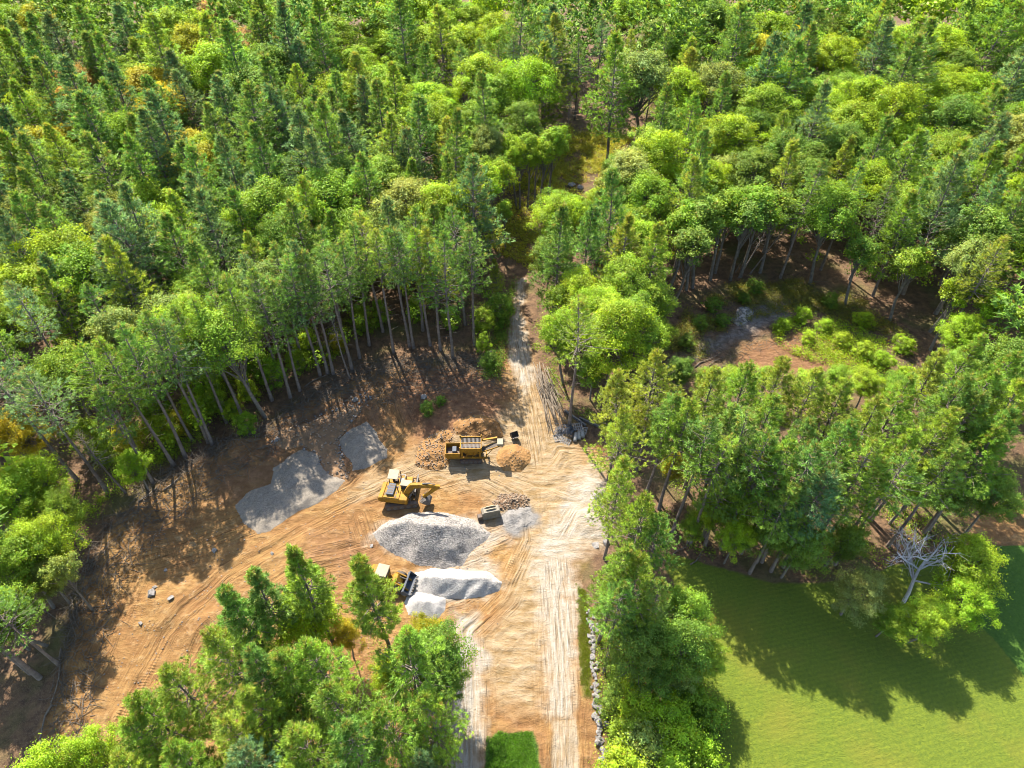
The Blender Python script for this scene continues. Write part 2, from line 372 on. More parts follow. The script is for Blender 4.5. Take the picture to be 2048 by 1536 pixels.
TRACKS = [poly(x) for x in (
    [(1130, 1900), (1128, 1400), (1116, 1200), (1102, 1050), (1080, 900), (1056, 780), (1040, 680), (1040, 560)],
    [(925, 1900), (930, 1400), (925, 1260), (1000, 1190), (1052, 1080), (1040, 985), (960, 950), (870, 975)],
    [(240, 1440), (330, 1270), (450, 1150), (600, 1060), (720, 1000), (860, 940), (1000, 945), (1110, 985), (1190, 1020)],
    [(180, 1330), (260, 1130), (420, 1080), (560, 1030), (690, 965), (800, 860), (775, 800)],
    [(620, 1330), (490, 1210), (620, 1125), (740, 1095), (720, 1030)],
    [(1010, 1075), (960, 1095), (900, 1120)], [(990, 1160), (930, 1205), (900, 1215)],
    [(1180, 905), (1120, 900), (1080, 960), (1090, 1060)], [(1210, 1000), (1150, 1010), (1100, 1100)],
    [(340, 1400), (420, 1270), (520, 1190)])]

def track_field(xy):
    best = np.full(len(xy), 1e9); sec = np.full(len(xy), 1e9); fd = np.zeros(len(xy)); fs = np.zeros(len(xy))
    for k, P in enumerate(TRACKS):
        b, d, s = segdist(P, xy, False); m = b < best
        sec = np.where(m, best, np.minimum(sec, b))
        best[m] = b[m]; fd[m] = d[m] + 37.0 * k; fs[m] = s[m] + 53.0 * k
    return np.exp(-(best / 2.8) ** 2) * sstep(0.0, 2.2, sec - best), fd, fs
MOUNDS = []   # (centre x, y, radius, height) low humps in the bare soil
for u, v, r, h in ((345, 1205, 4.5, 0.9), (400, 1250, 3.5, 0.6), (945, 850, 6.0, 1.4), (760, 800, 6, 0.9), (500, 930, 6, 1.0), (880, 800, 6, 0.7), (300, 1080, 4, .5), (620, 1110, 4, .5), (470, 890, 5, 1.0), (420, 945, 4, 0.9), (1190, 985, 3.0, .5), (1185, 1040, 3.5, .6), (1250, 1010, 3, .6)):
    g = G(u, v); MOUNDS.append((g[0], g[1], r, h))

X0, X1, Y0, Y1, CELL = -76.0, 78.0, 12.0, 120.0, 0.25
def height(xy):
    x, y = xy[:, 0], xy[:, 1]
    yd = sstep(-0.5, 2.5, sdf(YARD, xy))
    tr = sstep(-0.3, 0.8, sdf(DRIVE, xy))
    fb, fd, fs = track_field(xy)
    rut = fb * ((vnoise(fd * 1.5, fs * 0.13) - 0.5) * 0.36 + (vnoise(fd * 3.3 + 9, fs * 0.2) - 0.5) * 0.12)
    rough = (fbm(x * 0.9, y * 0.9, 3) - 0.5) * 0.46
    z = yd * (1 - 0.75 * tr) * (rut + rough)
    fl = (1 - yd) * (1 - sstep(-0.5, 1.0, sdf(LAWN, xy)))
    z = z + fl * (fbm(x * 0.35, y * 0.35, 4) - 0.5) * 0.5
    for cx, cy, r, h in MOUNDS:
        d = np.hypot(x - cx, y - cy) / r
        z = z + h * np.clip(1 - d * d, 0, 1) ** 1.5 * (0.6 + 0.8 * fbm(x * 0.7, y * 0.7, 3))
    # spoil bank pushed up against the trees on the left
    b, _, _ = segdist(poly([(150, 1330), (165, 1200), (215, 1085), (300, 985), (400, 935), (530, 875), (640, 795), (740, 752), (860, 728)]), xy, False)
    z = z + 0.75 * np.exp(-(b / 1.6) ** 2) * (0.3 + 1.1 * fbm(x * 0.5, y * 0.5, 3))
    e = np.minimum(np.minimum(x - X0, X1 - x), np.minimum(y - Y0, Y1 - y))
    return z * sstep(0, 4, e)
def hz(x, y):
    return float(height(np.array([[x, y]]))[0])

def zones(xy):
    n = len(xy); wv = np.stack([fbm(xy[:, 0] * 0.5, xy[:, 1] * 0.5, 3) - 0.5, fbm(xy[:, 0] * 0.5 + 40, xy[:, 1] * 0.5, 3) - 0.5], 1)
    q = xy + wv * 2.2; qs = xy + wv * 0.7
    s = lambda P, w=1.6, a=q: sstep(-w, w, sdf(P, a))
    tan = np.maximum(s(TAN, 2.5) * 0.9, s(APRON, 0.35, qs))
    white = np.maximum.reduce([s(APRON, 0.35, qs) * 0.5, s(DRIVE, 1.7, q) * 0.9, s(TRACKTOP, 1.0) * 0.75, s(STRIP, 1.5, q) * 1.0, s(WHITE1, 2.6) * 0.8, s(WHITE2, 3.0) * 0.9])
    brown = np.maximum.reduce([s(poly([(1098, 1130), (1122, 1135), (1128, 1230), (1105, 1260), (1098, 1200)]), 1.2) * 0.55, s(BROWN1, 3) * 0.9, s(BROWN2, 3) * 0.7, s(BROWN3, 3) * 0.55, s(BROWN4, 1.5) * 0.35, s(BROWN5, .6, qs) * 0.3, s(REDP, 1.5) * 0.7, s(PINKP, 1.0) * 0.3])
    grey = np.maximum.reduce([s(GREY1, 1.2) * 0.95, s(GREY2, 2.2) * 0.7])
    lawn = s(LAWN, 0.35, qs); lawnb = s(LAWNB, 0.15, xy)
    lush = np.maximum(s(PATCH, 0.25, qs), s(VERGE, 0.4, qs) * 0.55)
    yard = np.maximum.reduce([s(YARD, 1.8), s(REDP, 1.5), s(PINKP, 1.0) * .8, s(UCLEAR, 3) * 0.22])
    brown = np.where(lawn > 0.5, 0, brown)
    return np.stack([tan, white, brown, grey], 1), np.stack([lawn, lush, yard, lawnb], 1)

def ground_sheet(xs, ys, hole=None):
    gx, gy = np.meshgrid(xs, ys); xy = np.stack([gx.ravel(), gy.ravel()], 1)
    nx, ny = len(xs), len(ys)
    i = np.arange((ny - 1) * (nx - 1)); r, c = i // (nx - 1), i % (nx - 1); a = r * nx + c
    Q = np.stack([a, a + 1, a + nx + 1, a + nx], 1)
    cen = xy[Q].mean(1)
    if hole is not None:
        k = ~((cen[:, 0] > hole[0]) & (cen[:, 0] < hole[1]) & (cen[:, 1] > hole[2]) & (cen[:, 1] < hole[3])); Q, cen = Q[k], cen[k]
    return xy, Q, cen
def ground_obj(name, xy, z, Q, label, cat=None):
    used = np.unique(Q); rem = np.full(len(xy), -1); rem[used] = np.arange(len(used))
    V = np.column_stack([xy[used], z[used]])
    me = np_mesh(name, V, rem[Q], M_ground, 4, smooth=True)
    za, zb = zones(xy[used])
    for nm, d in (('zone_a', za), ('zone_b', zb)):
        at = me.color_attributes.new(nm, 'FLOAT_COLOR', 'POINT'); at.data.foreach_set('color', d.astype(np.float32).ravel())
    fb, fd, fs = track_field(xy[used])
    at = me.attributes.new('flow', 'FLOAT_VECTOR', 'POINT'); at.data.foreach_set('vector', np.column_stack([fd, fs, fb]).astype(np.float32).ravel())
    o = mobj(name, me); tag(o, label, cat, kind='structure'); return o

xs = np.arange(X0, X1 + 1e-6, CELL); ys = np.arange(Y0, Y1 + 1e-6, CELL)
xy, Q, cen = ground_sheet(xs, ys); zz = height(xy)
wv = np.stack([fbm(cen[:, 0] * 0.5, cen[:, 1] * 0.5, 3) - 0.5, fbm(cen[:, 0] * 0.5 + 40, cen[:, 1] * 0.5, 3) - 0.5], 1)
cq = cen + wv * 0.7
cls = np.zeros(len(cen), int)
cls[inside(YARD, cen + wv * 2.2)] = 1; cls[inside(TRACK, cq)] = 2
for k, P in ((3, DRIVE), (4, LAWN), (7, PATCH), (8, VERGE), (9, STRIP), (10, APRON)): cls[inside(P, cq)] = k
cls[inside(GREY2, cen + wv * 2.2)] = 6; cls[inside(LAWNB, cen)] = 5
for k, nm, lb in ((0, 'forest_floor', 'brown leaf-littered forest floor under and between the trees'), (1, 'dirt_yard', 'rutted orange and tan bare soil of the work yard'),
                  (2, 'dirt_track', 'narrow pale dirt track climbing into the trees'), (3, 'driveway', 'pale packed gravel driveway beside the stone wall'),
                  (4, 'lawn', 'sunlit yellow-green mown lawn with long tree shadows'), (5, 'neighbouring_lawn', 'deeper green mown lawn beyond a straight edge'),
                  (6, 'gravel_path', 'grey gravel path in the weedy clearing'), (7, 'grass_patch_ground', 'soil under the vivid green grass rectangle'),
                  (8, 'grass_verge', 'narrow grass verge between driveway and stone wall'), (10, 'driveway_apron', 'smooth yellowish apron at the near end of the driveway'), (9, 'gravel_strip', 'white gravel wheel strip left of the driveway')):
    m = cls == k
    if m.any(): ground_obj(nm, xy, zz, Q[m], lb)
xs = np.arange(-252, 252.1, 2.0); ys = np.arange(-60, 340.1, 2.0)
xy, Q, cen = ground_sheet(xs, ys, (X0, X1, Y0, Y1)); ground_obj('woodland_floor', xy, np.zeros(len(xy)), Q, 'shaded leaf litter floor of the wider woods')
xs = np.concatenate([np.linspace(-3000, -252, 12), np.linspace(-200, 200, 5), np.linspace(252, 3000, 12)]); ys = np.concatenate([np.linspace(-2500, -60, 10), np.linspace(0, 300, 5), np.linspace(340, 4000, 14)])
xy, Q, cen = ground_sheet(xs, ys, (-252, 252, -60, 340)); ground_obj('distant_ground', xy, np.zeros(len(xy)), Q, 'distant woodland ground')

# ------------------------------------------------------------------ trees: meshes
def unit(v): return v / np.maximum(np.linalg.norm(v, axis=-1, keepdims=True), 1e-9)
class Leaves:
    def __init__(s): s.V, s.F, s.T, s.n = [], [], [], 0
    def add(s, C, D, Nn, L, Wd, tint, quad):
        D = unit(D); side = unit(np.cross(Nn, D)); L = np.broadcast_to(L, (len(C),))[:, None]; Wd = np.broadcast_to(Wd, (len(C),))[:, None]
        if quad:
            nn = unit(np.cross(D, side))
            v = np.stack([C - D * L * .5, C + side * Wd * .5 + nn * Wd * .12, C + D * L * .5, C - side * Wd * .5 + nn * Wd * .12], 1)
            b = s.n + 4 * np.arange(len(C))[:, None]; f = np.concatenate([b + [0, 1, 2], b + [0, 2, 3]], 0); k = 4
        else:
            v = np.stack([C - side * Wd * .5, C + side * Wd * .5, C + D * L], 1)
            f = s.n + 3 * np.arange(len(C))[:, None] + [0, 1, 2]; k = 3
        s.V.append(v.reshape(-1, 3)); s.F.append(f); s.T.append(np.repeat(tint, k, 0)); s.n += k * len(C)
    def mesh(s, name, mat): return np_mesh(name, np.concatenate(s.V), np.concatenate(s.F), mat, 3, np.concatenate(s.T))
class Tubes:
    def __init__(s): s.V, s.F, s.n = [], [], 0
    def add(s, pts, rs, k=5):
        pts = np.asarray(pts, float); rs = np.asarray(rs, float); m = len(pts)
        d = unit(np.gradient(pts, axis=0)); ref = np.where(np.abs(d[:, 2:3]) > 0.9, [[1., 0, 0]], [[0, 0, 1.]])
        a = unit(np.cross(d, ref)); b = np.cross(d, a); th = 2 * np.pi * np.arange(k) / k
        v = pts[:, None] + rs[:, None, None] * (a[:, None] * np.cos(th)[None, :, None] + b[:, None] * np.sin(th)[None, :, None])
        i = np.arange(m - 1)[:, None] * k; j = np.arange(k)[None]; j2 = (j + 1) % k
        f = np.stack([i + j, i + j2, i + k + j2, i + k + j], 2).reshape(-1, 4)
        s.V.append(v.reshape(-1, 3)); s.F.append(f + s.n); s.n += m * k
    def mesh(s, name, mat): return np_mesh(name, np.concatenate(s.V), np.concatenate(s.F), mat, 4, smooth=True)

def pine_meshes(seed, h=25.0, rmax=3.2, bare=0.42, tufts=15, needles=9, NL=0.50, NW=0.12, mat=None, dense=1.0, trunk=True):
    g = np.random.default_rng(seed); lv = Leaves(); tb = Tubes()
    sway = g.normal(0, 0.25, 2)
    tz = np.linspace(0, 1, 9)
    tp = np.column_stack([sway[0] * tz ** 2 * 1.5 + 0.12 * np.sin(tz * 7 + seed), sway[1] * tz ** 2 * 1.5 + 0.12 * np.cos(tz * 6 + seed), tz * h])
    tr = 0.24 * (h / 25) * (1 - tz) ** 0.8 + 0.025; tr[0] *= 1.3
    tb.add(tp, tr, 7)
    def tpos(f): return np.array([np.interp(f, tz, tp[:, k]) for k in range(3)])
    z = bare
    C, D, T = [], [], []
    while z < 0.985:
        q = (z - bare) / (1 - bare)
        prof = (0.55 + 0.45 * min(q / 0.15, 1)) * (1 - q) ** 1.0 * (1.05 + 0.22 * math.sin(q * 9 + seed))
        nb = int(round((5.2 - 1.2 * q) * dense + g.uniform(-0.5, 0.8)))
        a0 = g.uniform(0, 6.28)
        for b in range(max(nb, 3)):
            if g.random() < 0.10 * (1 - q): continue
            a = a0 + 6.283 * b / nb + g.normal(0, 0.25)
            L = rmax * prof * g.uniform(0.6, 1.2) + 0.25
            up = 0.10 + 0.85 * q ** 1.5 + g.normal(0, 0.10)
            t = np.linspace(0, 1, 4)
            out = np.array([math.cos(a), math.sin(a)])
            p0 = tpos(z)
            pts = np.column_stack([p0[0] + out[0] * L * t, p0[1] + out[1] * L * t, p0[2] + L * (up * t * 0.7 - 0.10 * t + 0.14 * t * t * (1 - 0.5 * q))])
            tb.add(pts[[0, 1, 3]], np.array([0.055, 0.035, 0.012]) * (0.6 + L / rmax), 3)
            nt_ = max(3, int(tufts * (0.35 + 0.65 * L / rmax)))
            s = g.uniform(0.28 if q < .8 else 0.1, 1.03, nt_) ** 0.75
            lat = (g.random(nt_) - 0.5) * 2 * (0.20 + 0.42 * (1 - np.abs(s - 0.62) * 1.4)) * L * 0.62
            pos = np.column_stack([np.interp(s, t, pts[:, k]) for k in range(3)])
            pos[:, 0] += -out[1] * lat; pos[:, 1] += out[0] * lat; pos[:, 2] += g.normal(0.04, 0.10, nt_) + np.abs(lat) * 0.12
            dirs = np.column_stack([out[0] - out[1] * lat / L * 1.2, out[1] + out[0] * lat / L * 1.2, np.full(nt_, 0.35 + 0.6 * q)])
            C.append(pos); D.append(dirs)
            tone = g.uniform(0.2, 0.85) + g.normal(0, 0.16, nt_)
            tip = (g.random(nt_) < (0.26 * q ** 3)) * g.uniform(0.3, 0.8, nt_)
            T.append(np.column_stack([tone, tip, np.full(nt_, g.uniform(0, 0.75)), np.ones(nt_)]))
        z += (0.036 - 0.012 * q) * (25 / h) * (1.0 / dense) ** 0.3
    # leader
    C.append(tpos(1.0)[None] - [[0, 0, .2]]); D.append(np.array([[0, 0, 1.]])); T.append(np.array([[.6, .5, .5, 1]]))
    C, D, T = np.concatenate(C), unit(np.concatenate(D)), np.concatenate(T)
    Cc = C * [1, 1, 0]; n = len(C) * needles
    C = np.repeat(C, needles, 0) + g.normal(0, 0.09, (n, 3)); D = np.repeat(D, needles, 0); T = np.repeat(T, needles, 0).copy()
    D = unit(D + g.normal(0, 0.62, (n, 3)) + [0, 0, 0.12]); T[:, 0] = np.clip(T[:, 0] + g.normal(0, 0.13, n), 0, 1)
    Nn = unit(g.normal(0, 0.38, (n, 3)) + [0, 0, 1.0] + 0.35 * np.repeat(unit(Cc - np.array([sway[0], sway[1], 0]) * [1, 1, 0]) * [1, 1, 0], needles, 0))
    lv.add(C, D, Nn, NL * g.uniform(0.7, 1.2, n), NW * g.uniform(0.8, 1.3, n), T, False)
    # dead stubs below the crown
    for k in range(int(14 * (bare > 0.3))):
        zf = g.uniform(0.16, bare + 0.05); a = g.uniform(0, 6.28); L = g.uniform(0.5, 1.9); p = tpos(zf)
        tb.add([p, p + [math.cos(a) * L, math.sin(a) * L, g.uniform(-.25, .25)]], [0.03, 0.008], 3)
    return lv.mesh('pine_crown', mat or M_pine), tb.mesh('pine_trunk', M_barkp)

def broad_meshes(seed, h=18.0, rx=4.2, rz=4.8, clumps=60, per=150, LS=0.34, low=-0.35, lean=0.0, sparse=1.0, mat=None, cr=1.25, two=False):
    g = np.random.default_rng(seed); lv = Leaves(); tb = Tubes()
    cz = h - rz
    wob = g.normal(0, 0.35, (4, 2)); wob[0] = 0
    pz = np.array([0, 0.33, 0.66, 1.0]) * (cz + rz * 0.25)
    tp = np.column_stack([np.cumsum(wob[:, 0]) + lean * pz / h, np.cumsum(wob[:, 1]), pz])
    tb.add(tp, np.array([0.30, 0.22, 0.17, 0.08]) * h / 18, 7)
    ga = 2.39996; C, NN, T = [], [], []
    lob = g.uniform(0, 6.28, 5)
    for i in range(clumps):
        zz_ = low + (1 - low) * (i + 0.5) / clumps; a = i * ga + g.normal(0, 0.25); r = math.sqrt(max(0, 1 - zz_ * zz_))
        k = g.uniform(0.55, 1.12) * (0.86 + 0.18 * math.sin(2 * a + lob[0] + zz_) + 0.16 * math.sin(3 * a + lob[1] + 4 * zz_))
        if i % 4 == 0: k *= 0.62
        c = np.array([tp[-1, 0] + rx * r * k * math.cos(a), tp[-1, 1] + rx * r * k * math.sin(a), cz + rz * zz_ * (0.82 + 0.2 * k)])
        f = g.uniform(0.45, 1.0); p0 = np.array([np.interp(f * pz[-1], pz, tp[:, q]) for q in range(3)])
        if p0[2] > c[2] - 0.3: p0 = np.array([np.interp(max(0.3 * pz[-1], c[2] - 1.8), pz, tp[:, q]) for q in range(3)])
        md = p0 * .45 + c * .55 + g.normal(0, 0.25, 3) + [0, 0, -0.2]
        tb.add([p0, md, c], [0.085 * h / 18, 0.05 * h / 18, 0.015], 4)
        R = cr * g.uniform(0.7, 1.2) * (rx / 4.2) ** 0.5; n = int(per * sparse * g.uniform(0.7, 1.25))
        d = unit(g.normal(0, 1, (n, 3)) + [0, 0, 0.45]); rr = R * g.uniform(0.25, 1.05, n) ** 0.45
        bump = 0.75 + 0.5 * np.abs(np.sin(d[:, 0] * 4.1 + i) * np.cos(d[:, 1] * 4.7 + 2 * i))
        pos = c + d * (rr * bump)[:, None] * [1, 1, 0.72]; st_ = g.random(n) < 0.16; pos[st_] += g.normal(0, 0.55, (int(st_.sum()), 3))
        C.append(pos); NN.append(unit(d * 0.6 + unit(c - [tp[-1, 0], tp[-1, 1], cz - 1.5]) * 0.35 + g.normal(0, 0.48, (n, 3)) + [0, 0, 0.4]))
        tone = g.uniform(0.2, 0.8); wm = g.uniform(0, 0.8)
        tip = (g.random(n) < 0.03) * g.uniform(0.2, 0.8, n)
        T.append(np.column_stack([np.clip(tone + g.normal(0, 0.16, n), 0, 1), tip, np.full(n, wm), np.ones(n)]))
    C, NN, T = np.concatenate(C), np.concatenate(NN), np.concatenate(T); n = len(C)
    D = unit(np.cross(NN, g.normal(0, 1, (n, 3))))
    lv.add(C, D, NN, LS * g.uniform(0.7, 1.3, n), LS * 0.72 * g.uniform(0.7, 1.2, n), T, True)
    return lv.mesh('broadleaf_crown', mat or M_leaf), tb.mesh('broadleaf_trunk', M_barkb)

PINE = [pine_meshes(100 + i, 25.0, 5.0 + 0.5 * (i % 4), [0.26, 0.22, 0.30, 0.2, 0.28, 0.24, 0.32][i % 7], tufts=17) for i in range(9)]                     # woods
PINE_E = [pine_meshes(200 + i, 25.5, 4.0 + 0.5 * (i % 3), [0.52, 0.60, 0.48, 0.62][i % 4], tufts=12, needles=10, NL=0.42, NW=0.09) for i in range(6)]   # edge of the yard, bare stems
PINE_N = [pine_meshes(300 + i, 25.0, 3.9 + 0.5 * (i % 3), [0.48, 0.54, 0.44, 0.42, 0.58][i % 5], tufts=22, needles=14, NL=0.34, NW=0.07) for i in range(6)]  # nearest
PINE_S = [pine_meshes(400 + i, 23.0, 2.5, 0.55, tufts=22, needles=14, NL=0.34, NW=0.07) for i in range(3)]                                          # slim
BROAD = [broad_meshes(500 + i, 18.5, 4.4 + 0.4 * (i % 3), 4.4 + 0.8 * (i % 2), 112, 165, cr=0.92, LS=0.245) for i in range(9)]
BROAD_N = [broad_meshes(600 + i, 17.0, 4.2 + 0.3 * (i % 3), 5.2, 130, 185, LS=0.21, low=-0.6, cr=0.9) for i in range(6)]
BROAD_T = [broad_meshes(700 + i, 17.0, 3.0, 3.6, 40, 130, LS=0.28, low=-0.3, cr=1.0) for i in range(4)]       # slender, bare stems
BROAD_L = [broad_meshes(740 + i, 19.0, 5.2, 5.0, 70, 240, LS=0.21, low=-0.1, cr=1.05, lean=-2.0) for i in range(3)]   # spreading at the edge, limbs show
BUSH = [broad_meshes(800 + i, 5.0, 2.3, 2.5, 50, 200, LS=0.165, low=-0.8, cr=0.66) for i in range(5)]

# ------------------------------------------------------------------ trees: planting
PLANTED = []      # (x, y, r)
n_tree = {}
LABELS = set()
def jitter_col(c, k=0.12):
    b = 1 + random.uniform(-k, k)
    return (max(0, c[0] * b * (1 + random.uniform(-k, k))), max(0, c[1] * b), max(0, c[2] * b * (1 + random.uniform(-k, k))), 1.0)
def plant(name, meshes, x, y, sc, col, label, cat, group, rz=None, sxy=1.0, tilt=None, z=None):
    e = bpy.data.objects.new(name, None); e.empty_display_size = 0.5
    e.location = (x, y, (hz(x, y) if X0 < x < X1 and Y0 < y < Y1 else 0.0) - 0.08 if z is None else z)
    tl = tilt if tilt else (random.gauss(0, 0.018), random.gauss(0, 0.018))
    e.rotation_euler = (tl[0], tl[1], random.uniform(0, 6.28) if rz is None else rz)
    e.scale = (sc * sxy, sc * sxy, sc)
    link(e); tag(e, label, cat, group)
    c = bpy.data.objects.new('crown', meshes[0]); c.color = jitter_col(col); link(c, e)
    if meshes[1] is not None:
        t = bpy.data.objects.new('trunk', meshes[1]); link(t, e)
    n_tree[name] = n_tree.get(name, 0) + 1
    return e

C_PINE = (0.108, 0.205, 0.040); C_PINEB = (0.099, 0.186, 0.078); C_PINEY = (0.189, 0.259, 0.035); C_PINEN = (0.146, 0.243, 0.030)
C_LEAF = (0.142, 0.243, 0.018); C_LEAFL = (0.189, 0.302, 0.014); C_LEAFD = (0.100, 0.178, 0.022); C_LEAFG = (0.168, 0.221, 0.055); C_YEL = (0.273, 0.259, 0.015); C_ORG = (0.24, 0.15, 0.03); C_PINK = (0.284, 0.184, 0.110)

SHORT = {C_PINE: 'green', C_PINEB: 'bluish', C_PINEY: 'yellowish', C_PINEN: 'bright', C_LEAF: 'green', C_LEAFL: 'lime', C_LEAFD: 'dark', C_LEAFG: 'greyish', C_YEL: 'yellowing', C_ORG: 'orange', C_PINK: 'pinkish'}
TREES = []        # (empty, apex u, apex v, tone, kind, own label or None, height)
def place_words(u, v):
    if v < 170: return ('in top-left corner' if u < 330 else 'near top-left edge' if u < 690 else 'near top-centre edge' if u < 1360 else 'near top-right edge' if u < 1720 else 'in top-right corner')
    if v < 380: return ('by upper left edge' if u < 330 else 'in upper left woods' if u < 690 else 'in upper middle woods' if u < 1000 else 'by upper clearing' if u < 1330 else 'in upper right woods' if u < 1720 else 'by upper right edge')
    if v < 620: return ('by mid-left edge' if u < 330 else 'in mid-left woods' if u < 690 else 'left of track' if u < 1030 else 'right of track' if u < 1330 else 'behind weedy clearing' if u < 1720 else 'by mid-right edge')
    if u < 560: return 'left of yard' if v < 1100 else ('in lower grove' if u > 170 else 'in lower-left corner')
    if u < 1000: return 'above dirt yard' if v < 900 else 'in lower grove'
    if u < 1320: return 'beside dirt track' if v < 880 else 'beside stone-walled driveway'
    if v < 1180: return 'between clearing and lawn' if u < 1850 else 'by right edge'
    return 'along lawn edge'
def label_trees():
    P = np.array([(t[1], t[2]) for t in TREES])
    def near(i, du, dv):
        d = P - P[i]; a = d[:, 0] * du + d[:, 1] * dv; b = np.abs(d[:, 0] * dv) + np.abs(d[:, 1] * du)
        m = (a > 6) & (b < a * 0.9)
        if not m.any(): return None
        k = np.where(m)[0]; return k[np.argmin(np.hypot(d[k, 0], d[k, 1]))]
    ds = lambda k: f'{TREES[k][3]} {TREES[k][4]}'
    seen = {t[5] for t in TREES if t[5]}
    import re as _re
    for i, (e, u, v, tone, kind, own, hgt) in enumerate(TREES):
        if own: e['label'] = own; continue
        l, r, f, b = near(i, -1, 0), near(i, 1, 0), near(i, 0, 1), near(i, 0, -1)
        pl = place_words(u, v); me = f'{tone} {kind}'
        opts = []
        if l is not None and r is not None and f is not None: opts.append(f'{me} {pl}, between {ds(l)} and {ds(r)}, behind {ds(f)}')
        if l is not None and r is not None and b is not None: opts.append(f'{me} {pl}, between {ds(l)} and {ds(r)}, before {ds(b)}')
        if l is not None and f is not None and b is not None: opts.append(f'{me} {pl}, beside {ds(l)}, between {ds(b)} and {ds(f)}')
        if r is not None and f is not None and b is not None: opts.append(f'{me} {pl}, beside {ds(r)}, between {ds(b)} and {ds(f)}')
        size = 'tall' if hgt > (24.3 if kind == 'pine' else 18.2) else 'short'
        opts += [size + ' ' + o for o in opts] or [f'{size} {me} {pl}']
        for o in opts:
            if o not in seen: break
        seen.add(o); e['label'] = o

def top(u, v, h): return G(u, v, h)
def hand(kind, u, v, h, col, proto=None, label=None, base=False, sxy=1.0, rz=None):
    """a tree whose tip (or foot, base=True) stands at pixel (u, v)"""
    g = G(u, v) if base else top(u, v, h)
    src = {'pine': PINE, 'pe': PINE_E, 'pn': PINE_N, 'ps': PINE_S, 'leaf': BROAD, 'ln': BROAD_N, 'lt': BROAD_T, 'll': BROAD_L, 'bush': BUSH}[kind]
    k = random.randrange(len(src)) if proto is None else proto
    h0 = {'pine': 25, 'pe': 25.5, 'pn': 25, 'ps': 23, 'leaf': 18.5, 'ln': 17, 'lt': 17, 'll': 19, 'bush': 5}[kind]
    nm, cat, word = ('pine_tree', 'pine tree', 'pine') if kind in ('pine', 'pe', 'pn', 'ps') else (('shrub', 'shrub', 'shrub') if kind == 'bush' else ('broadleaf_tree', 'tree', 'broadleaf tree'))
    tu, tv, _ = px((g[0], g[1], h))
    grp = {'pine_tree': 'pines of the woods and groves', 'broadleaf_tree': 'broadleaf trees of the woods and groves', 'shrub': 'shrubs at the wood edges'}[nm]
    PLANTED.append((g[0], g[1], 2.4 if nm == 'pine_tree' else (1.2 if kind == 'bush' else 2.8)))
    e = plant(nm, src[k], g[0], g[1], h / h0, col, None, cat, grp, rz, sxy)
    TREES.append((e, tu, tv, SHORT[col], {'pine_tree': 'pine', 'broadleaf_tree': 'tree', 'shrub': 'shrub'}[nm], label, h)); return e

# -- grove in front of the yard (nearest the camera)
for a in [('ps', 590, 1108, 24, C_PINEN, 0, 'tall slim pine standing highest behind the yellowing maple in the lower grove'),
          ('ps', 452, 1168, 24, C_PINE, 1, 'dark slim pine with bare stem, leftmost of the pair beside the dirt yard'),
          ('ps', 500, 1150, 23, C_PINE, 2, 'slim pine, right one of the pair rising over the dirt yard'),
          ('ps', 727, 1128, 26, C_PINEN, 1, 'solitary open pine with long bare trunk beside the yellow wheel loader'),
          ('pn', 800, 1262, 25, C_PINEN, 0, 'large full bright green pine beside the gravel strip'),
          ('ln', 842, 1290, 15, C_LEAFD, 0, 'dark green oak with ragged branches overhanging the gravel strip'),
          ('ln', 590, 1205, 15, C_LEAFL, 1, 'yellowing maple between slim pines in the lower grove')]:
    hand(a[0], a[1], a[2], a[3], a[4], a[5], a[6])
for u, v, h, c, k in ((410, 1270, 25, C_PINEN, 'pn'), (650, 1370, 24, C_PINEN, 'pn'), (500, 1375, 24, C_PINEN, 'pn'), (755, 1395, 23, C_PINEN, 'pn'), (335, 1330, 23, C_PINEN, 'pn'), (440, 1420, 23, C_PINEY, 'pn'), (540, 1290, 24, C_PINEN, 'pn'), (480, 1300, 25, C_PINE, 'pn'), (600, 1270, 24, C_PINEN, 'pn'),
                      (270, 1385, 23, C_PINEN, 'pn'), (240, 1445, 22, C_PINEN, 'pn'), 
                      (590, 1450, 24, C_PINEN, 'pn'), (330, 1485, 23, C_PINEN, 'pn'), (455, 1480, 24, C_PINEB, 'pn'),
                      (700, 1470, 24, C_PINE, 'pn'), (850, 1390, 21, C_PINEN, 'pn'), (210, 1520, 22, C_PINEY, 'pn'), (560, 1540, 22, C_PINEN, 'pn'), (830, 1500, 18, C_PINEB, 'pn'), (390, 1560, 22, C_PINEN, 'pn'), (680, 1570, 22, C_PINE, 'pn')):
    hand(k, u, v, h, c, sxy=0.88)
for u, v, h, c in ((680, 1245, 9, C_YEL), (845, 1240, 10, C_YEL), (890, 1340, 10, C_LEAFD), (780, 1330, 10, C_LEAFL), (140, 1490, 14, C_LEAFL), (40, 1520, 16, C_LEAFL), (880, 1470, 9, C_LEAFG), (620, 1320, 8, C_YEL), (840, 1550, 9, C_LEAFG)):
    hand('ln', u, v, h, c, sxy=0.75)

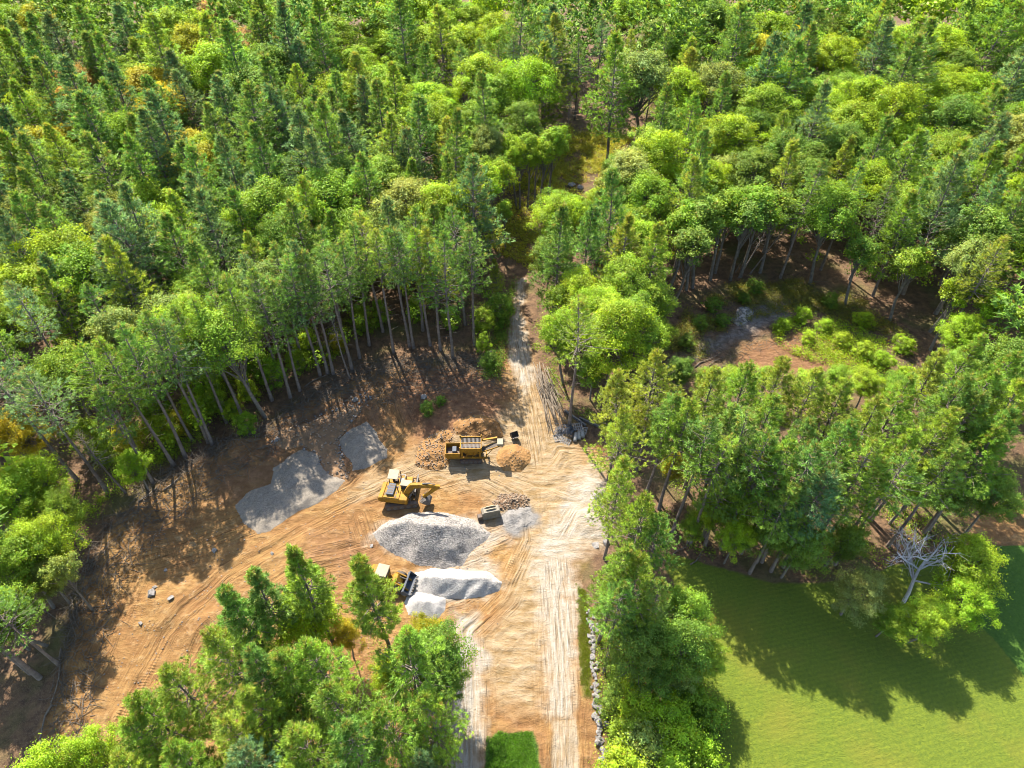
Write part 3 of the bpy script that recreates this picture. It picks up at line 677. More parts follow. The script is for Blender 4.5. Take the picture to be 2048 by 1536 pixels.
# -- left of the yard
for u, v, h, c, k in ((35, 815, 16, C_YEL, 'ln'), (85, 905, 15, C_LEAFL, 'ln'), (30, 960, 16, C_LEAFL, 'ln'), (70, 1040, 16, C_LEAFL, 'ln'), (20, 1090, 16, C_LEAF, 'ln'), (95, 1120, 12, C_LEAFG, 'ln'), (130, 985, 13, C_LEAF, 'ln'), (10, 1180, 15, C_LEAF, 'ln')):
    hand(k, u - 28, v + 10, h - 2.5, c, sxy=1.0)
for u, v, h, c in ((215, 985, 25, C_PINEB), (155, 960, 25, C_PINEB), (372, 915, 26, C_PINE), (345, 930, 25, C_PINEN), (418, 888, 26, C_PINE), (428, 892, 24, C_PINEB), (78, 1355, 25, C_PINE), (62, 1345, 24, C_PINE), (310, 970, 20, C_PINE),
                   (582, 795, 25, C_PINE), (640, 752, 25, C_PINE), (656, 748, 26, C_PINEB), (668, 748, 25, C_PINE), (703, 740, 26, C_PINE), (786, 705, 25, C_PINEY), (818, 692, 25, C_PINE), (828, 694, 24, C_PINEB), (905, 716, 25, C_PINE), (882, 700, 24, C_PINEY),
                   (845, 662, 25, C_PINE), (740, 690, 25, C_PINE), (765, 665, 25, C_PINEY), (610, 735, 25, C_PINE), (560, 760, 25, C_PINEB), (950, 690, 24, C_PINE), (930, 650, 25, C_PINE), (690, 690, 24, C_PINE), (120, 1330, 18, C_PINE), (485, 838, 24, C_PINEN), (600, 780, 23, C_PINE), (545, 800, 25, C_PINEN), (455, 845, 23, C_PINE), (510, 800, 22, C_PINE), (720, 715, 25, C_PINE), (860, 690, 24, C_PINEN), (385, 880, 22, C_PINEN), (290, 930, 24, C_PINEN)):
    hand('pe', u, v, h, c, base=True)
hand('ll', 530, 835, 21, C_LEAF, 0, 'spreading oak with pale forked limbs leaning over the bank', base=True, rz=0.3)
hand('ll', 470, 790, 20, C_LEAFL, 1, 'lime green broad oak just behind the leaning forked oak', base=True, rz=0.2)
hand('ll', 250, 880, 19, C_LEAF, 2, base=True, rz=0.5); hand('leaf', 330, 800, 19, C_LEAFG, base=True); hand('leaf', 420, 770, 18, C_LEAFG, base=True)
hand('lt', 187, 1222, 12, C_LEAFG, 0, 'thin young tree with sparse grey-green leaves at the yard\'s left edge', base=True, sxy=0.8)
hand('ln', 300, 985, 8, C_LEAFL, 2, 'small lime green maple sapling among pine trunks by the bank', base=True)
hand('ln', 60, 1300, 12, C_LEAF, base=True, sxy=.9)
for u, v, h, c in ((235, 930, 5, C_LEAF), (270, 900, 6, C_YEL), (330, 880, 6, C_LEAFL), (360, 870, 5, C_YEL), (400, 850, 6, C_LEAFL), (440, 820, 6, C_LEAF), (490, 800, 5, C_LEAFL), (560, 770, 6, C_LEAF), (600, 740, 5, C_LEAF), (620, 715, 6, C_LEAFL), (680, 700, 4, C_YEL), (320, 850, 7, C_LEAF), (200, 900, 7, C_LEAF), (420, 790, 8, C_LEAFL), (520, 745, 7, C_LEAF), (760, 650, 5, C_LEAF), (730, 660, 6, C_LEAF), (840, 640, 5, C_LEAFL), (900, 660, 5, C_LEAF), (960, 660, 6, C_LEAF), (985, 640, 7, C_LEAFD), (975, 700, 4, C_LEAF)):
    hand('bush', u, v, h, c, base=True, sxy=0.85)

# -- beside the track and driveway
hand('pe', 1140, 852, 25.5, C_PINEY, 1, 'tall pine with bare pinkish trunk beside the pole heap', base=True)
for u, v, h, c, k in ((1212, 800, 20, C_LEAFL, 'ln'), (1250, 770, 18, C_LEAF, 'ln'), (1195, 745, 17, C_LEAFL, 'ln'), (1180, 800, 10, C_LEAF, 'ln'), (1100, 690, 13, C_LEAF, 'lt'), (1160, 700, 16, C_LEAFL, 'leaf'), (1285, 720, 15, C_LEAF, 'leaf')):
    hand(k, u, v, h, c, base=True)
for u, v, h, c, k in ((1240, 905, 22, C_PINEY, 'pn'), (1265, 985, 22, C_PINEN, 'pn'), (1245, 820, 23, C_PINEY, 'pn'), (1300, 1010, 20, C_PINE, 'pn'), (1215, 1075, 23, C_PINEN, 'pn'), (1260, 1120, 22, C_PINEN, 'pn'), (1225, 1165, 21, C_PINE, 'pn'), (1290, 1160, 20, C_PINE, 'pn'),
                      (1365, 1200, 13, C_LEAF, 'ln'), (1340, 1250, 14, C_LEAFD, 'ln'), (1275, 1255, 14, C_LEAFD, 'ln'), (1345, 1330, 8, C_LEAFG, 'ln'), (1385, 1285, 9, C_LEAF, 'ln'), (1290, 1330, 9, C_LEAFD, 'ln')):
    hand(k, u + (24 if v > 960 else 6), v, h, c, sxy=0.86 if k == 'pn' else 0.95)
for u, v, h, c in ((1260, 1405, 6, C_LEAFL), (1320, 1420, 6, C_LEAFL), (1240, 1460, 5, C_LEAF), (1370, 1450, 6, C_LEAFL), (1310, 1480, 6, C_LEAFG), (1400, 1500, 5.5, C_LEAFL), (1270, 1520, 6, C_LEAFL), (1350, 1530, 6, C_LEAFL), (1230, 1390, 4, C_LEAFD), (1400, 1400, 5, C_LEAF), (1250, 1330, 4, C_LEAFD), (1380, 1360, 5, C_LEAF), (1420, 1560, 5, C_LEAF), (1300, 1570, 6, C_LEAF), (1215, 1345, 2.5, C_LEAF), (1220, 1250, 3, C_LEAF)):
    hand('bush', u + (16 if u < 1290 else 0), v, h, c, sxy=1.1)
# -- grove between the weedy clearing and the lawn
for u, v, h, c, k in ((1325, 698, 24, C_PINEY, 'pn'), (1255, 735, 23, C_PINEY, 'pn'), (1380, 790, 23, C_PINEN, 'pn'), (1440, 735, 24, C_PINEY, 'pn'), (1500, 722, 24, C_PINEN, 'pn'), (1575, 700, 24, C_PINEY, 'pn'), (1640, 725, 24, C_PINEY, 'pn'),
                      (1700, 745, 24, C_PINEY, 'pn'), (1550, 790, 24, C_PINEN, 'pn'), (1470, 810, 24, C_PINE, 'pn'), (1620, 830, 24, C_PINE, 'pn'), (1700, 840, 24, C_PINE, 'pn'), (1770, 790, 23, C_PINEY, 'pn'), (1830, 750, 24, C_PINEN, 'pn'), (1900, 700, 24, C_PINEY, 'pn'),
                      (1960, 660, 24, C_PINEN, 'pn'), (2030, 700, 24, C_PINEN, 'pn'), (1900, 800, 24, C_PINEN, 'pn'), (1970, 780, 24, C_PINE, 'pn'), (1840, 850, 23, C_PINEN, 'pn'), (2040, 820, 24, C_PINE, 'pn'), (1930, 880, 22, C_PINE, 'pn'), (1550, 880, 22, C_PINEN, 'pn'),
                      (1650, 930, 22, C_PINEB, 'pn'), (1760, 900, 22, C_PINEN, 'pn'), (1480, 900, 20, C_PINE, 'pn'), (1340, 780, 22, C_PINE, 'pn'), (2010, 850, 22, C_PINEN, 'pn'), (1990, 730, 25, C_PINEN, 'pn'), (1930, 740, 25, C_PINE, 'pn'), (2060, 760, 25, C_PINEN, 'pn'), (1590, 960, 20, C_PINE, 'pn')):
    hand(k, u, v, h, c)
for u, v, h, c in ((1490, 960, 12, C_LEAF), (1560, 1030, 11, C_LEAFD), (1430, 1000, 9, C_LEAFL), (1620, 1050, 12, C_LEAFD), (1350, 905, 8, C_YEL), (1410, 900, 8, C_LEAF), (1860, 930, 13, C_LEAFL), (1940, 940, 12, C_LEAFD), (1700, 1050, 10, C_LEAFD), (1480, 1050, 9, C_LEAFL), (2020, 960, 12, C_LEAFD), (1390, 1040, 6, C_LEAF)):
    hand('ln', u, v, h, c)
for u, v, h, c in ((1348, 1062, 24, C_PINE), (1378, 1088, 23, C_PINEN), (1408, 1072, 25, C_PINE), (1442, 1098, 24, C_PINE), (1482, 1108, 23, C_PINEN), (1522, 1122, 24, C_PINE), (1566, 1132, 22, C_PINE), (1612, 1120, 24, C_PINEN), (1670, 1130, 23, C_PINE)):
    hand('pe', u, v, h, c, base=True)
for u, v, h, c in ((1400, 800, 7, C_LEAF), (1455, 815, 8, C_LEAFL), (1520, 800, 7, C_LEAF), (1590, 815, 8, C_LEAFL), (1650, 800, 7, C_LEAF), (1710, 820, 8, C_LEAFL), (1770, 830, 8, C_LEAF), (1840, 830, 9, C_LEAFL), (1880, 790, 10, C_LEAF), (1340, 790, 8, C_LEAFD), (1310, 720, 8, C_LEAF), (1880, 740, 11, C_LEAFL)):
    hand('ln', u, v, h, c, base=True, sxy=1.25)
hand('ln', 1962, 1092, 11, C_LEAFL, 3, 'rounded lime green tree standing right of the bleached dead tree', sxy=1.35)
hand('ln', 1880, 1212, 9, C_LEAFL, 4, 'lime green tree directly in front of the bleached dead tree', sxy=1.35)
hand('ln', 1735, 1155, 9, C_LEAFG, 5, 'grey-green tree at lawn edge left of the bleached dead tree', sxy=1.3)
hand('ln', 1950, 1170, 9, C_LEAFL, 1, 'lowest lime green crown overhanging the lawn beside the dead tree', sxy=1.3)
hand('ln', 1795, 1222, 6.5, C_LEAF, 0, 'small mid green tree at the lawn edge under the dead tree', sxy=1.2)
# -- round the upper clearing
for u, v, h, c in ((1083, 264, 26, C_PINEB), (1090, 262, 24, C_PINEB), (1026, 266, 24, C_PINEB), (972, 262, 23, C_PINE), (1215, 242, 23, C_PINEY), (930, 270, 23, C_PINE), (1000, 255, 22, C_PINE), (1150, 240, 22, C_PINE), (1190, 225, 24, C_PINEB), (1290, 262, 22, C_PINE), (1310, 245, 23, C_PINE), (1245, 230, 22, C_PINEY)):
    hand('pe', u, v, h, c, base=True)
for u, v, h, c in ((1033, 415, 17, C_LEAFL), (1040, 420, 16, C_LEAFL), (1055, 416, 17, C_LEAF), (1068, 415, 15, C_LEAFL), (1092, 408, 18, C_LEAF), (1098, 408, 17, C_LEAF), (985, 490, 18, C_LEAFL), (1000, 465, 16, C_LEAFL), (1008, 450, 15, C_LEAF), (975, 460, 16, C_LEAF), (1080, 418, 16, C_LEAFL), (1012, 500, 11, C_LEAF)):
    hand('lt', u, v, h, c, base=True)
for u, v, h, c in ((1560, 556, 25, C_PINE), (1875, 704, 24, C_PINEY), (1750, 560, 23, C_PINE), (1640, 540, 24, C_PINE), (1700, 560, 22, C_PINE)):
    hand('pe', u, v, h, c, base=True)
for u, v, h, c in ((1345, 612, 17, C_LEAFD), (1385, 575, 19, C_LEAFD), (1372, 580, 17, C_LEAF), (1460, 560, 18, C_LEAFD), (1480, 555, 19, C_LEAF), (1520, 545, 17, C_LEAFD), (1420, 560, 18, C_LEAF), (1690, 610, 14, C_LEAFD), (1780, 640, 15, C_LEAF), (1860, 700, 14, C_LEAFL), (1920, 720, 14, C_LEAFL), (1430, 545, 18, C_LEAF), (1340, 575, 18, C_LEAF)):
    hand('lt', u, v, h, c, base=True, sxy=1.25)

# -- the woods: filled between the hand-set trees
WINDOWS = [np.array(p, float) for p in (
    [(1010, 720), (1012, 630), (1030, 560), (1055, 545), (1060, 640), (1090, 740), (1060, 800)],
    [(1320, 640), (1400, 590), (1480, 565), (1600, 560), (1700, 590), (1850, 690), (1850, 725), (1700, 700), (1560, 690), (1440, 735), (1310, 700)],
    [(1105, 255), (1180, 240), (1290, 250), (1285, 285), (1200, 300), (1195, 375), (1140, 385), (1130, 330)],
    [(985, 410), (1075, 400), (1080, 450), (1060, 480), (1000, 520), (985, 500)],
    [(500, 890), (640, 790), (760, 740), (990, 735), (1010, 800), (1000, 900), (480, 1000)],
    [(165, 1200), (230, 1070), (420, 935), (480, 1000), (200, 1350)])]
KEEP_OUT = [YARD, LAWN, RCLEAR, UCLEAR, LAWNB, poly([(1190, 1000), (1400, 930), (1800, 900), (2100, 900), (2300, 1100), (1400, 1700), (1200, 1700)])]
def pine_share(u, v):
    if v < 170 and 640 < u < 1000: return 0.14
    if u < 640: return 0.66 if v < 600 else 0.52
    if u < 960: return 0.60 if v > 260 else 0.45
    if u < 1330: return 0.40 if v < 200 else 0.28
    return 0.34 if (v < 420 and 1360 < u < 1780) else 0.2
def fill():
    g = random.Random(21); pts = [(p[0], p[1], p[2]) for p in PLANTED]; out = []
    cell = {}
    key = lambda x, y: (int(x // 7), int(y // 7))
    for p in pts: cell.setdefault(key(p[0], p[1]), []).append(p)
    cand = []
    for _ in range(26000): cand.append((g.uniform(-215, 215), g.uniform(-15, 268)))
    A = np.array(cand); bad = np.zeros(len(A), bool)
    for P in KEEP_OUT: bad |= sdf(P, A) > -1.2
    for (x, y), b in zip(cand, bad):
        if b: continue
        u, v, dep = px((x, y, 20.0))
        if abs(x) > 40 + (y + 25) * 0.78: continue
        if x < -52 and y < 62 and g.random() < 0.65: continue
        pine = g.random() < pine_share(u, v)
        gs_ = 1.0 + 0.42 * float(sstep(95.0, 205.0, y))
        r = (2.6 if pine else 3.1) * g.uniform(0.9, 1.15) * gs_
        k = key(x, y); ok = True
        for i in (-1, 0, 1):
            for j in (-1, 0, 1):
                for q in cell.get((k[0] + i, k[1] + j), ()):
                    if (q[0] - x) ** 2 + (q[1] - y) ** 2 < (q[2] + r) ** 2 * 0.86: ok = False; break
                if not ok: break
            if not ok: break
        if not ok: continue
        h = (g.uniform(20, 28) if pine else g.uniform(14.5, 21)) * (0.55 + 0.45 * gs_)
        for tr in range(3):
            hit = False
            for zf in (1.0, 0.85, 0.7, 0.5):
                for dx in (-2.2, 0, 2.2):
                    uu, vv, _ = px((x + dx * (zf < 1), y, h * zf))
                    if any(inside(Wd, np.array([[uu, vv]]))[0] for Wd in WINDOWS): hit = True; break
                if hit: break
            if not hit: break
            h *= 0.66
        if hit: continue
        p = (x, y, r); cell.setdefault(k, []).append(p); out.append((x, y, h, pine, gs_, v))
    return out
FILL = fill()
in_view = lambda u, v: -70 < u < 2118 and -25 < v < 1600
mass = []
FILL.sort(key=lambda t: t[1])
np_, nb_ = n_tree.get('pine_tree', 0), n_tree.get('broadleaf_tree', 0)
for x, y, h, pine, gs_, _ in FILL:
    u, v, dep = px((x, y, h))
    big = random.random()
    if pine:
        if v < 420 and u < 700: col = random.choice((C_PINEB, C_PINEB, C_PINE, C_PINE, C_PINEN))
        else: col = random.choice((C_PINE, C_PINE, C_PINEB, C_PINEY, C_PINEN))
    else:
        if u < 480 and v < 330: col = random.choice((C_LEAF, C_LEAFL, C_YEL, C_YEL, C_LEAFG, C_LEAF, C_LEAFD))
        elif v < 200 and 600 < u < 1000: col = random.choice((C_LEAFL, C_LEAFL, C_LEAF))
        else: col = random.choice((C_LEAF, C_LEAF, C_LEAFL, C_LEAFL, C_LEAFD, C_LEAFG, C_LEAF, C_LEAFD))
    # the few autumn crowns
    if not pine:
        for (a, b, rr, cc) in ((110, 145, 55, C_ORG), (185, 120, 45, C_YEL), (70, 235, 50, C_YEL), (480, 45, 50, C_PINK), (440, 35, 40, C_PINK), (130, 410, 40, C_YEL), (1570, 70, 40, C_YEL), (1440, 75, 35, C_YEL)):
            if abs(u - a) < rr and abs(v - b) < rr * .8: col = cc
    kindn = 'pine_tree' if pine else 'broadleaf_tree'
    if y > 252 or (not in_view(u, v) and (u < -420 or u > 2468 or v > 1900)): continue
    if not in_view(u, v) or n_tree.get(kindn, 0) >= 300:
        mass.append((x, y, h, pine, col)); continue
    lb = None
    if pine: e = plant('pine_tree', random.choice(PINE if v < 560 else PINE_E), x, y, h / 25.0, col, lb, 'pine tree', 'pines of the woods and groves', sxy=random.uniform(0.92, 1.2) * gs_ / (0.55 + 0.45 * gs_))
    else: e = plant('broadleaf_tree', random.choice(BROAD), x, y, h / 18.5, col, lb, 'tree', 'broadleaf trees of the woods and groves', sxy=random.uniform(0.92, 1.25) * gs_ / (0.55 + 0.45 * gs_))
    TREES.append((e, u, v, SHORT[col], 'pine' if pine else 'tree', None, h))
label_trees()
print('TREES', n_tree, 'mass', len(mass))
# the rest of the woods, beyond and beside the picture: one mass
if mass:
    LP = [pine_meshes(900 + i, 25.0, 4.6, 0.4, tufts=6, needles=4, NL=0.85, NW=0.34) for i in range(3)]
    LBm = [broad_meshes(950 + i, 18.5, 4.4, 4.8, 32, 28, LS=0.74) for i in range(3)]
    def arrays(me):
        V = np.empty(len(me.vertices) * 3, np.float32); me.vertices.foreach_get('co', V)
        L = np.empty(len(me.loops), np.int32); me.loops.foreach_get('vertex_index', L)
        T = np.empty(len(me.vertices) * 4, np.float32); me.color_attributes['tint'].data.foreach_get('color', T)
        return V.reshape(-1, 3), L.reshape(-1, 3), T.reshape(-1, 4)
    AP, AB = [arrays(a[0]) for a in LP], [arrays(a[0]) for a in LBm]
    for nm, sel, AA, mt, h0, colr, lb in (('distant_pine_woods', True, AP, M_pine, 25.0, C_PINE, 'mass of further pines closing the woods around'), ('distant_broadleaf_woods', False, AB, M_leaf, 18.5, C_LEAF, 'mass of further broadleaf trees closing the woods around')):
        VV, FF, TT, n = [], [], [], 0
        for x, y, h, pine, col in mass:
            if pine != sel: continue
            V, Fq, T = AA[random.randrange(3)]; a = random.uniform(0, 6.28); s = h / h0; sx = s * random.uniform(1.1, 1.4)
            R = np.array([[math.cos(a) * sx, -math.sin(a) * sx, 0], [math.sin(a) * sx, math.cos(a) * sx, 0], [0, 0, s]])
            VV.append(V @ R.T + [x, y, 0]); FF.append(Fq + n); TT.append(np.clip(T * [1, 1, 1, 1] + [random.uniform(-.15, .15), 0, random.uniform(-.2, .4), 0], 0, 1)); n += len(V)
        if VV:
            o = mobj(nm, np_mesh(nm, np.concatenate(VV), np.concatenate(FF), mt, 3, np.concatenate(TT))); o.color = rgba(colr)
            tag(o, lb, 'woods', kind='stuff')
#@@REST@@
# ------------------------------------------------------------------ heaps of gravel, sand and soil
M_gravel = pile_mat('crushed_stone', (0.245, 0.215, 0.180), (0.145, 0.130, 0.115), 0.55, 5.0)
M_gravel_dark = pile_mat('dark_crushed_stone', (0.150, 0.135, 0.118), (0.100, 0.092, 0.085), 0.55, 4.0)
M_white_dust = pile_mat('stone_dust', (0.270, 0.248, 0.220), (0.185, 0.170, 0.152), 0.45, 6.0)
M_sandbank = pile_mat('grey_sand', (0.158, 0.131, 0.100), (0.110, 0.095, 0.076), 0.35, 7.0)
M_soilheap = pile_mat('heaped_soil', (0.205, 0.112, 0.042), (0.105, 0.052, 0.020), 1.0, 2.2)
M_rubble = pile_mat('rubble_soil', (0.150, 0.090, 0.048), (0.080, 0.048, 0.028), 1.0, 1.6)
def stone_mesh(name, seed, mat, n=12, flat=0.7):
    g = random.Random(seed); bm = bmesh.new()
    for _ in range(n):
        v = Vector((g.gauss(0, 1), g.gauss(0, 1), g.gauss(0, 1))).normalized() * g.uniform(0.8, 1.05); bm.verts.new((v.x * g.uniform(.85, 1.1), v.y, v.z * flat))
    r = bmesh.ops.convex_hull(bm, input=bm.verts[:])
    bmesh.ops.delete(bm, geom=[e for e in r['geom_interior'] if isinstance(e, bmesh.types.BMVert)], context='VERTS')
    return bm_mesh(name, bm, mat)
STONES = [stone_mesh('stone', i, M_stone, 14) for i in range(8)]
STONESB = [stone_mesh('earthy_stone', 50 + i, M_stoneb, 14) for i in range(6)]
def stone_scatter(name, spots, parent, mat, label=None):
    """many small stones in one mesh of stuff: (x, y, z, size)"""
    base = []
    for me in STONES[:6]:
        V = np.array([v.co[:] for v in me.vertices]); Fq = np.array([p.vertices[:] for p in me.polygons if len(p.vertices) == 3]); base.append((V, Fq))
    VV, FF, n = [], [], 0; g = np.random.default_rng(len(spots))
    for x, y, z, s in spots:
        V, Fq = base[g.integers(len(base))]; a = g.uniform(0, 6.28); R = np.array([[math.cos(a), -math.sin(a), 0], [math.sin(a), math.cos(a), 0], [0, 0, 1]])
        VV.append((V * [1, g.uniform(.6, 1), g.uniform(.5, .9)]) @ R.T * s + [x, y, z + s * 0.2]); FF.append(Fq + n); n += len(V)
    o = mobj(name, np_mesh(name, np.concatenate(VV), np.concatenate(FF), mat), parent); o['kind'] = 'stuff'
    if label: o['label'] = label
    return o
def pile(name, pts, hmax, slope, mat, label, cat, dust=0.4, rough=0.12, stones=0, ssize=0.16, smat=None, cell=0.22, peak=None, nsc=1.0):
    P = poly(pts); c = P.mean(0); lo, hi = P.min(0) - 0.6, P.max(0) + 0.6
    xs, ys = np.arange(lo[0], hi[0], cell), np.arange(lo[1], hi[1], cell)
    xy, Q, cen = ground_sheet(xs, ys)
    wv = np.stack([fbm(xy[:, 0] * 0.3, xy[:, 1] * 0.3, 2) - 0.5, fbm(xy[:, 0] * 0.3 + 9, xy[:, 1] * 0.3, 2) - 0.5], 1) * 1.3
    d = sdf(P, xy + wv)
    e = np.maximum(d, 0) * slope
    h = np.where(e < hmax * 0.8, e, hmax * (1 - 0.2 * np.exp(-(e / hmax - 0.8) / 0.2)))
    h = h + rough * np.clip(d, 0, 1.5) * (fbm(xy[:, 0] * nsc, xy[:, 1] * nsc, 4) - 0.45) * 2
    g0 = height(xy); z = g0 + np.where(d > 0, np.maximum(h, 0.0) + 0.01, -0.12 + np.maximum(d, -0.3) * 0.3)
    keep = d[Q].max(1) > -0.05; Q = Q[keep]
    used = np.unique(Q); rem = np.full(len(xy), -1); rem[used] = np.arange(len(used))
    V = np.column_stack([xy - c, z])[used]
    dd = d[used]; tint = np.column_stack([np.clip(dust + 0.5 * (fbm(xy[used, 0] * 0.6 + 3, xy[used, 1] * 0.25, 3) - 0.5) + 0.35 * np.exp(-dd / 0.8), 0, 1), dd * 0, dd * 0, dd * 0 + 1])
    e_ = empty(name, (c[0], c[1], 0), 0, label, cat)
    o = mobj('heap', np_mesh(name, V, rem[Q], mat, 4, tint, smooth=True), e_)
    if stones:
        g = np.random.default_rng(len(pts) * 7 + stones); sp = []
        while len(sp) < stones:
            k = g.integers(len(V))
            if dd[k] > -0.2: sp.append((V[k, 0] + g.uniform(-.1, .1), V[k, 1] + g.uniform(-.1, .1), V[k, 2], ssize * g.uniform(0.5, 1.5)))
        stone_scatter('loose_stones', sp, e_, smat or M_stone)
    return e_
pile('gravel_pile', [(742, 1062), (775, 1036), (815, 1026), (860, 1024), (915, 1032), (955, 1045), (985, 1062), (960, 1085), (940, 1108), (925, 1132), (880, 1138), (830, 1130), (790, 1108), (760, 1084)], 5.0, 0.88, M_gravel, 'largest heap of coarse grey crushed stone in front of the excavator', 'gravel pile', 0.15, 0.07, 1300, 0.055, nsc=0.5)
pile('gravel_pile', [(818, 1160), (828, 1144), (860, 1138), (920, 1136), (975, 1138), (1005, 1160), (1000, 1178), (960, 1192), (910, 1200), (870, 1198), (835, 1192)], 3.4, 0.85, M_white_dust, 'long whitish heap of fine stone beside the loader bucket', 'gravel pile', 0.45, 0.08, nsc=0.7)
pile('gravel_pile', [(812, 1205), (818, 1190), (840, 1180), (868, 1182), (892, 1196), (894, 1220), (876, 1238), (845, 1240), (820, 1228)], 2.6, 0.8, M_white_dust, 'small rounded white stone heap touching the long whitish heap', 'gravel pile', 0.6, 0.05)
pile('sand_pile', [(472, 1010), (500, 985), (540, 962), (548, 935), (575, 915), (608, 900), (635, 912), (650, 940), (690, 962), (670, 985), (640, 1000), (600, 1025), (540, 1060), (515, 1068), (500, 1050)], 0.9, 0.3, M_sandbank, 'broad grey sand bank dappled by tree shadow above the bank', 'sand pile', 0.5, 0.10)
pile('sand_pile', [(676, 880), (700, 860), (735, 844), (752, 862), (776, 900), (774, 918), (735, 938), (700, 946), (695, 920)], 1.0, 0.4, M_sandbank, 'smaller grey sand heap in tree shadow beside the rocky spoil', 'sand pile', 0.45, 0.08)
pile('soil_pile', [(990, 905), (1005, 892), (1030, 888), (1055, 900), (1062, 925), (1040, 940), (1010, 942), (992, 928)], 1.9, 0.65, M_soilheap, 'rounded brown soil heap under the screening plant conveyor', 'soil pile', 0.5, 0.15, 60, 0.10, M_stoneb)
pile('soil_pile', [(835, 905), (850, 875), (880, 862), (905, 872), (900, 900), (900, 925), (880, 940), (850, 938), (830, 925)], 0.9, 0.4, M_soilheap, 'rocky brown spoil heap left of the screening plant', 'soil pile', 0.4, 0.3, 420, 0.13, M_stoneb)
pile('soil_pile', [(905, 860), (925, 842), (960, 838), (1000, 850), (1010, 872), (990, 885), (940, 884), (910, 878)], 1.8, 0.5, M_soilheap, 'red-brown soil heap behind the screening plant', 'soil pile', 0.25, 0.3, 90, 0.13, M_stoneb)
pile('rubble_pile', [(985, 1005), (1000, 990), (1030, 985), (1060, 994), (1062, 1012), (1035, 1026), (1000, 1022)], 0.8, 0.4, M_rubble, 'dark rubble heap right of the spare bucket', 'rubble pile', 0.1, 0.3, 420, 0.15, M_stoneb)
pile('gravel_pile', [(1003, 1035), (1030, 1015), (1060, 1010), (1072, 1030), (1060, 1056), (1030, 1066), (1008, 1054)], 0.6, 0.3, M_gravel_dark, 'low flat grey gravel heap in front of the rubble heap', 'gravel pile', 0.35, 0.15)
pile('rubble_pile', [(540, 895), (560, 870), (600, 850), (650, 830), (700, 810), (725, 822), (700, 850), (680, 880), (690, 940), (700, 960), (660, 958), (645, 930), (615, 895), (570, 905)], 0.7, 0.3, M_rubble, 'long rubble bank of grey stones between the two sand heaps', 'rubble pile', 0.6, 0.3, 300, 0.19, M_stoneb)
pile('rubble_pile', [(1462, 640), (1475, 620), (1500, 612), (1512, 625), (1500, 645), (1475, 652)], 0.8, 0.5, M_gravel, 'small pale rock heap at the gravel path in the weedy clearing', 'rubble pile', 0.7, 0.3, 130, 0.22, M_stone)

P_ = poly([(540, 895), (560, 865), (640, 825), (720, 790), (760, 800), (725, 830), (700, 850), (680, 880), (700, 960), (640, 950), (600, 890)])
g = np.random.default_rng(61); xy = g.uniform(P_.min(0), P_.max(0), (4000, 2)); xy = xy[inside(P_, xy)][:520]; hs = height(xy)
o = stone_scatter('rubble_stones', [(a, b, float(c_) + 0.12, 0.06 + .24 * g.random() ** 3) for (a, b), c_ in zip(xy, hs)], None, M_stone, 'grey stones strewn over the rubble bank'); o['category'] = 'stones'
# ------------------------------------------------------------------ boulders and loose stones
def boulder(u, v, s, label, me=None):
    g = G(u, v); me = me or random.choice(STONES)
    o = mobj('boulder', me, None, (g[0], g[1], hz(g[0], g[1]) + s * 0.25), random.uniform(0, 6.28)); o.scale = (s, s * random.uniform(.7, .95), s * random.uniform(.7, 1))
    return tag(o, label, 'boulder', 'boulders lying about the yard')
for u, v, s, lb in ((306, 1192, 0.85, 'largest pale boulder lying alone on the rutted orange soil'), (312, 1178, 0.40, 'small pale stone touching the largest pale boulder'), (430, 1102, 0.5, 'grey boulder beside the shadow edge on the left slope'),
                    (345, 1203, 0.55, 'brown boulder on the low soil hump'), (333, 1140, 0.35, 'small grey boulder in tree shadow above the pale boulder'), (282, 1248, 0.4, 'dark boulder on the lower rutted slope'),
                    (556, 884, 0.65, 'round grey boulder at the upper end of the sand bank'), (572, 880, 0.55, 'second round boulder in the row above the sand bank'), (600, 872, 0.6, 'third boulder in the row above the sand bank'),
                    (640, 845, 0.6, 'boulder at the top of the rubble bank'), (712, 805, 0.7, 'flat slab boulder at the head of the smaller sand heap'), (696, 868, 0.5, 'boulder left of the smaller sand heap'),
                    (980, 708, 0.9, 'pale boulder at the forest edge near the track'), (1190, 1092, 0.7, 'pale boulder where the driveway meets the grove'), (1212, 1086, 0.6, 'boulder under the pine by the driveway bend'),
                    (1260, 632, 0.6, 'pale rock among trees right of the track'), (848, 800, 0.7, 'pale slab stone above the yard'), (618, 1188, 0.5, 'boulder at the foot of the slim pine'), (560, 1215, 0.45, 'boulder under the yellowing maple'), (650, 1192, 0.45, 'pale stone between slim pine and wheel loader'),
                    (742, 1092, 0.4, 'small boulder at the left toe of the largest gravel heap'), (545, 1108, 0.4, 'small brown boulder beside the wheel ruts'), (1142, 372, 1.2, 'pale rock outcrop in the upper clearing'), (1160, 376, 1.0, 'second pale rock in the upper clearing')):
    boulder(u, v, s, lb)
g = np.random.default_rng(5); sp = []
YP = YARD
while len(sp) < 1500:
    u, v = (g.uniform(170, 1000), g.uniform(760, 1420)); a = G(u, v)
    if not inside(YP, np.array([a[:2]]))[0]: continue
    dense = fbm(np.array([a[0] * 0.12]), np.array([a[1] * 0.12]))[0]
    if g.random() > (dense * 2.4 - 0.75): continue
    sp.append((a[0], a[1], 0, 0.05 + 0.10 * g.random() ** 2.5))
hs = height(np.array(sp)[:, :2]); sp = [(a, b, float(hh), d) for (a, b, c, d), hh in zip(sp, hs)]
o = stone_scatter('scattered_stones', sp[:900], None, M_stoneb, 'small brown stones scattered over the bare soil'); o['category'] = 'stones'
o = stone_scatter('scattered_pale_stones', sp[900:], None, M_stone, 'small pale stones scattered over the bare soil'); o['category'] = 'stones'

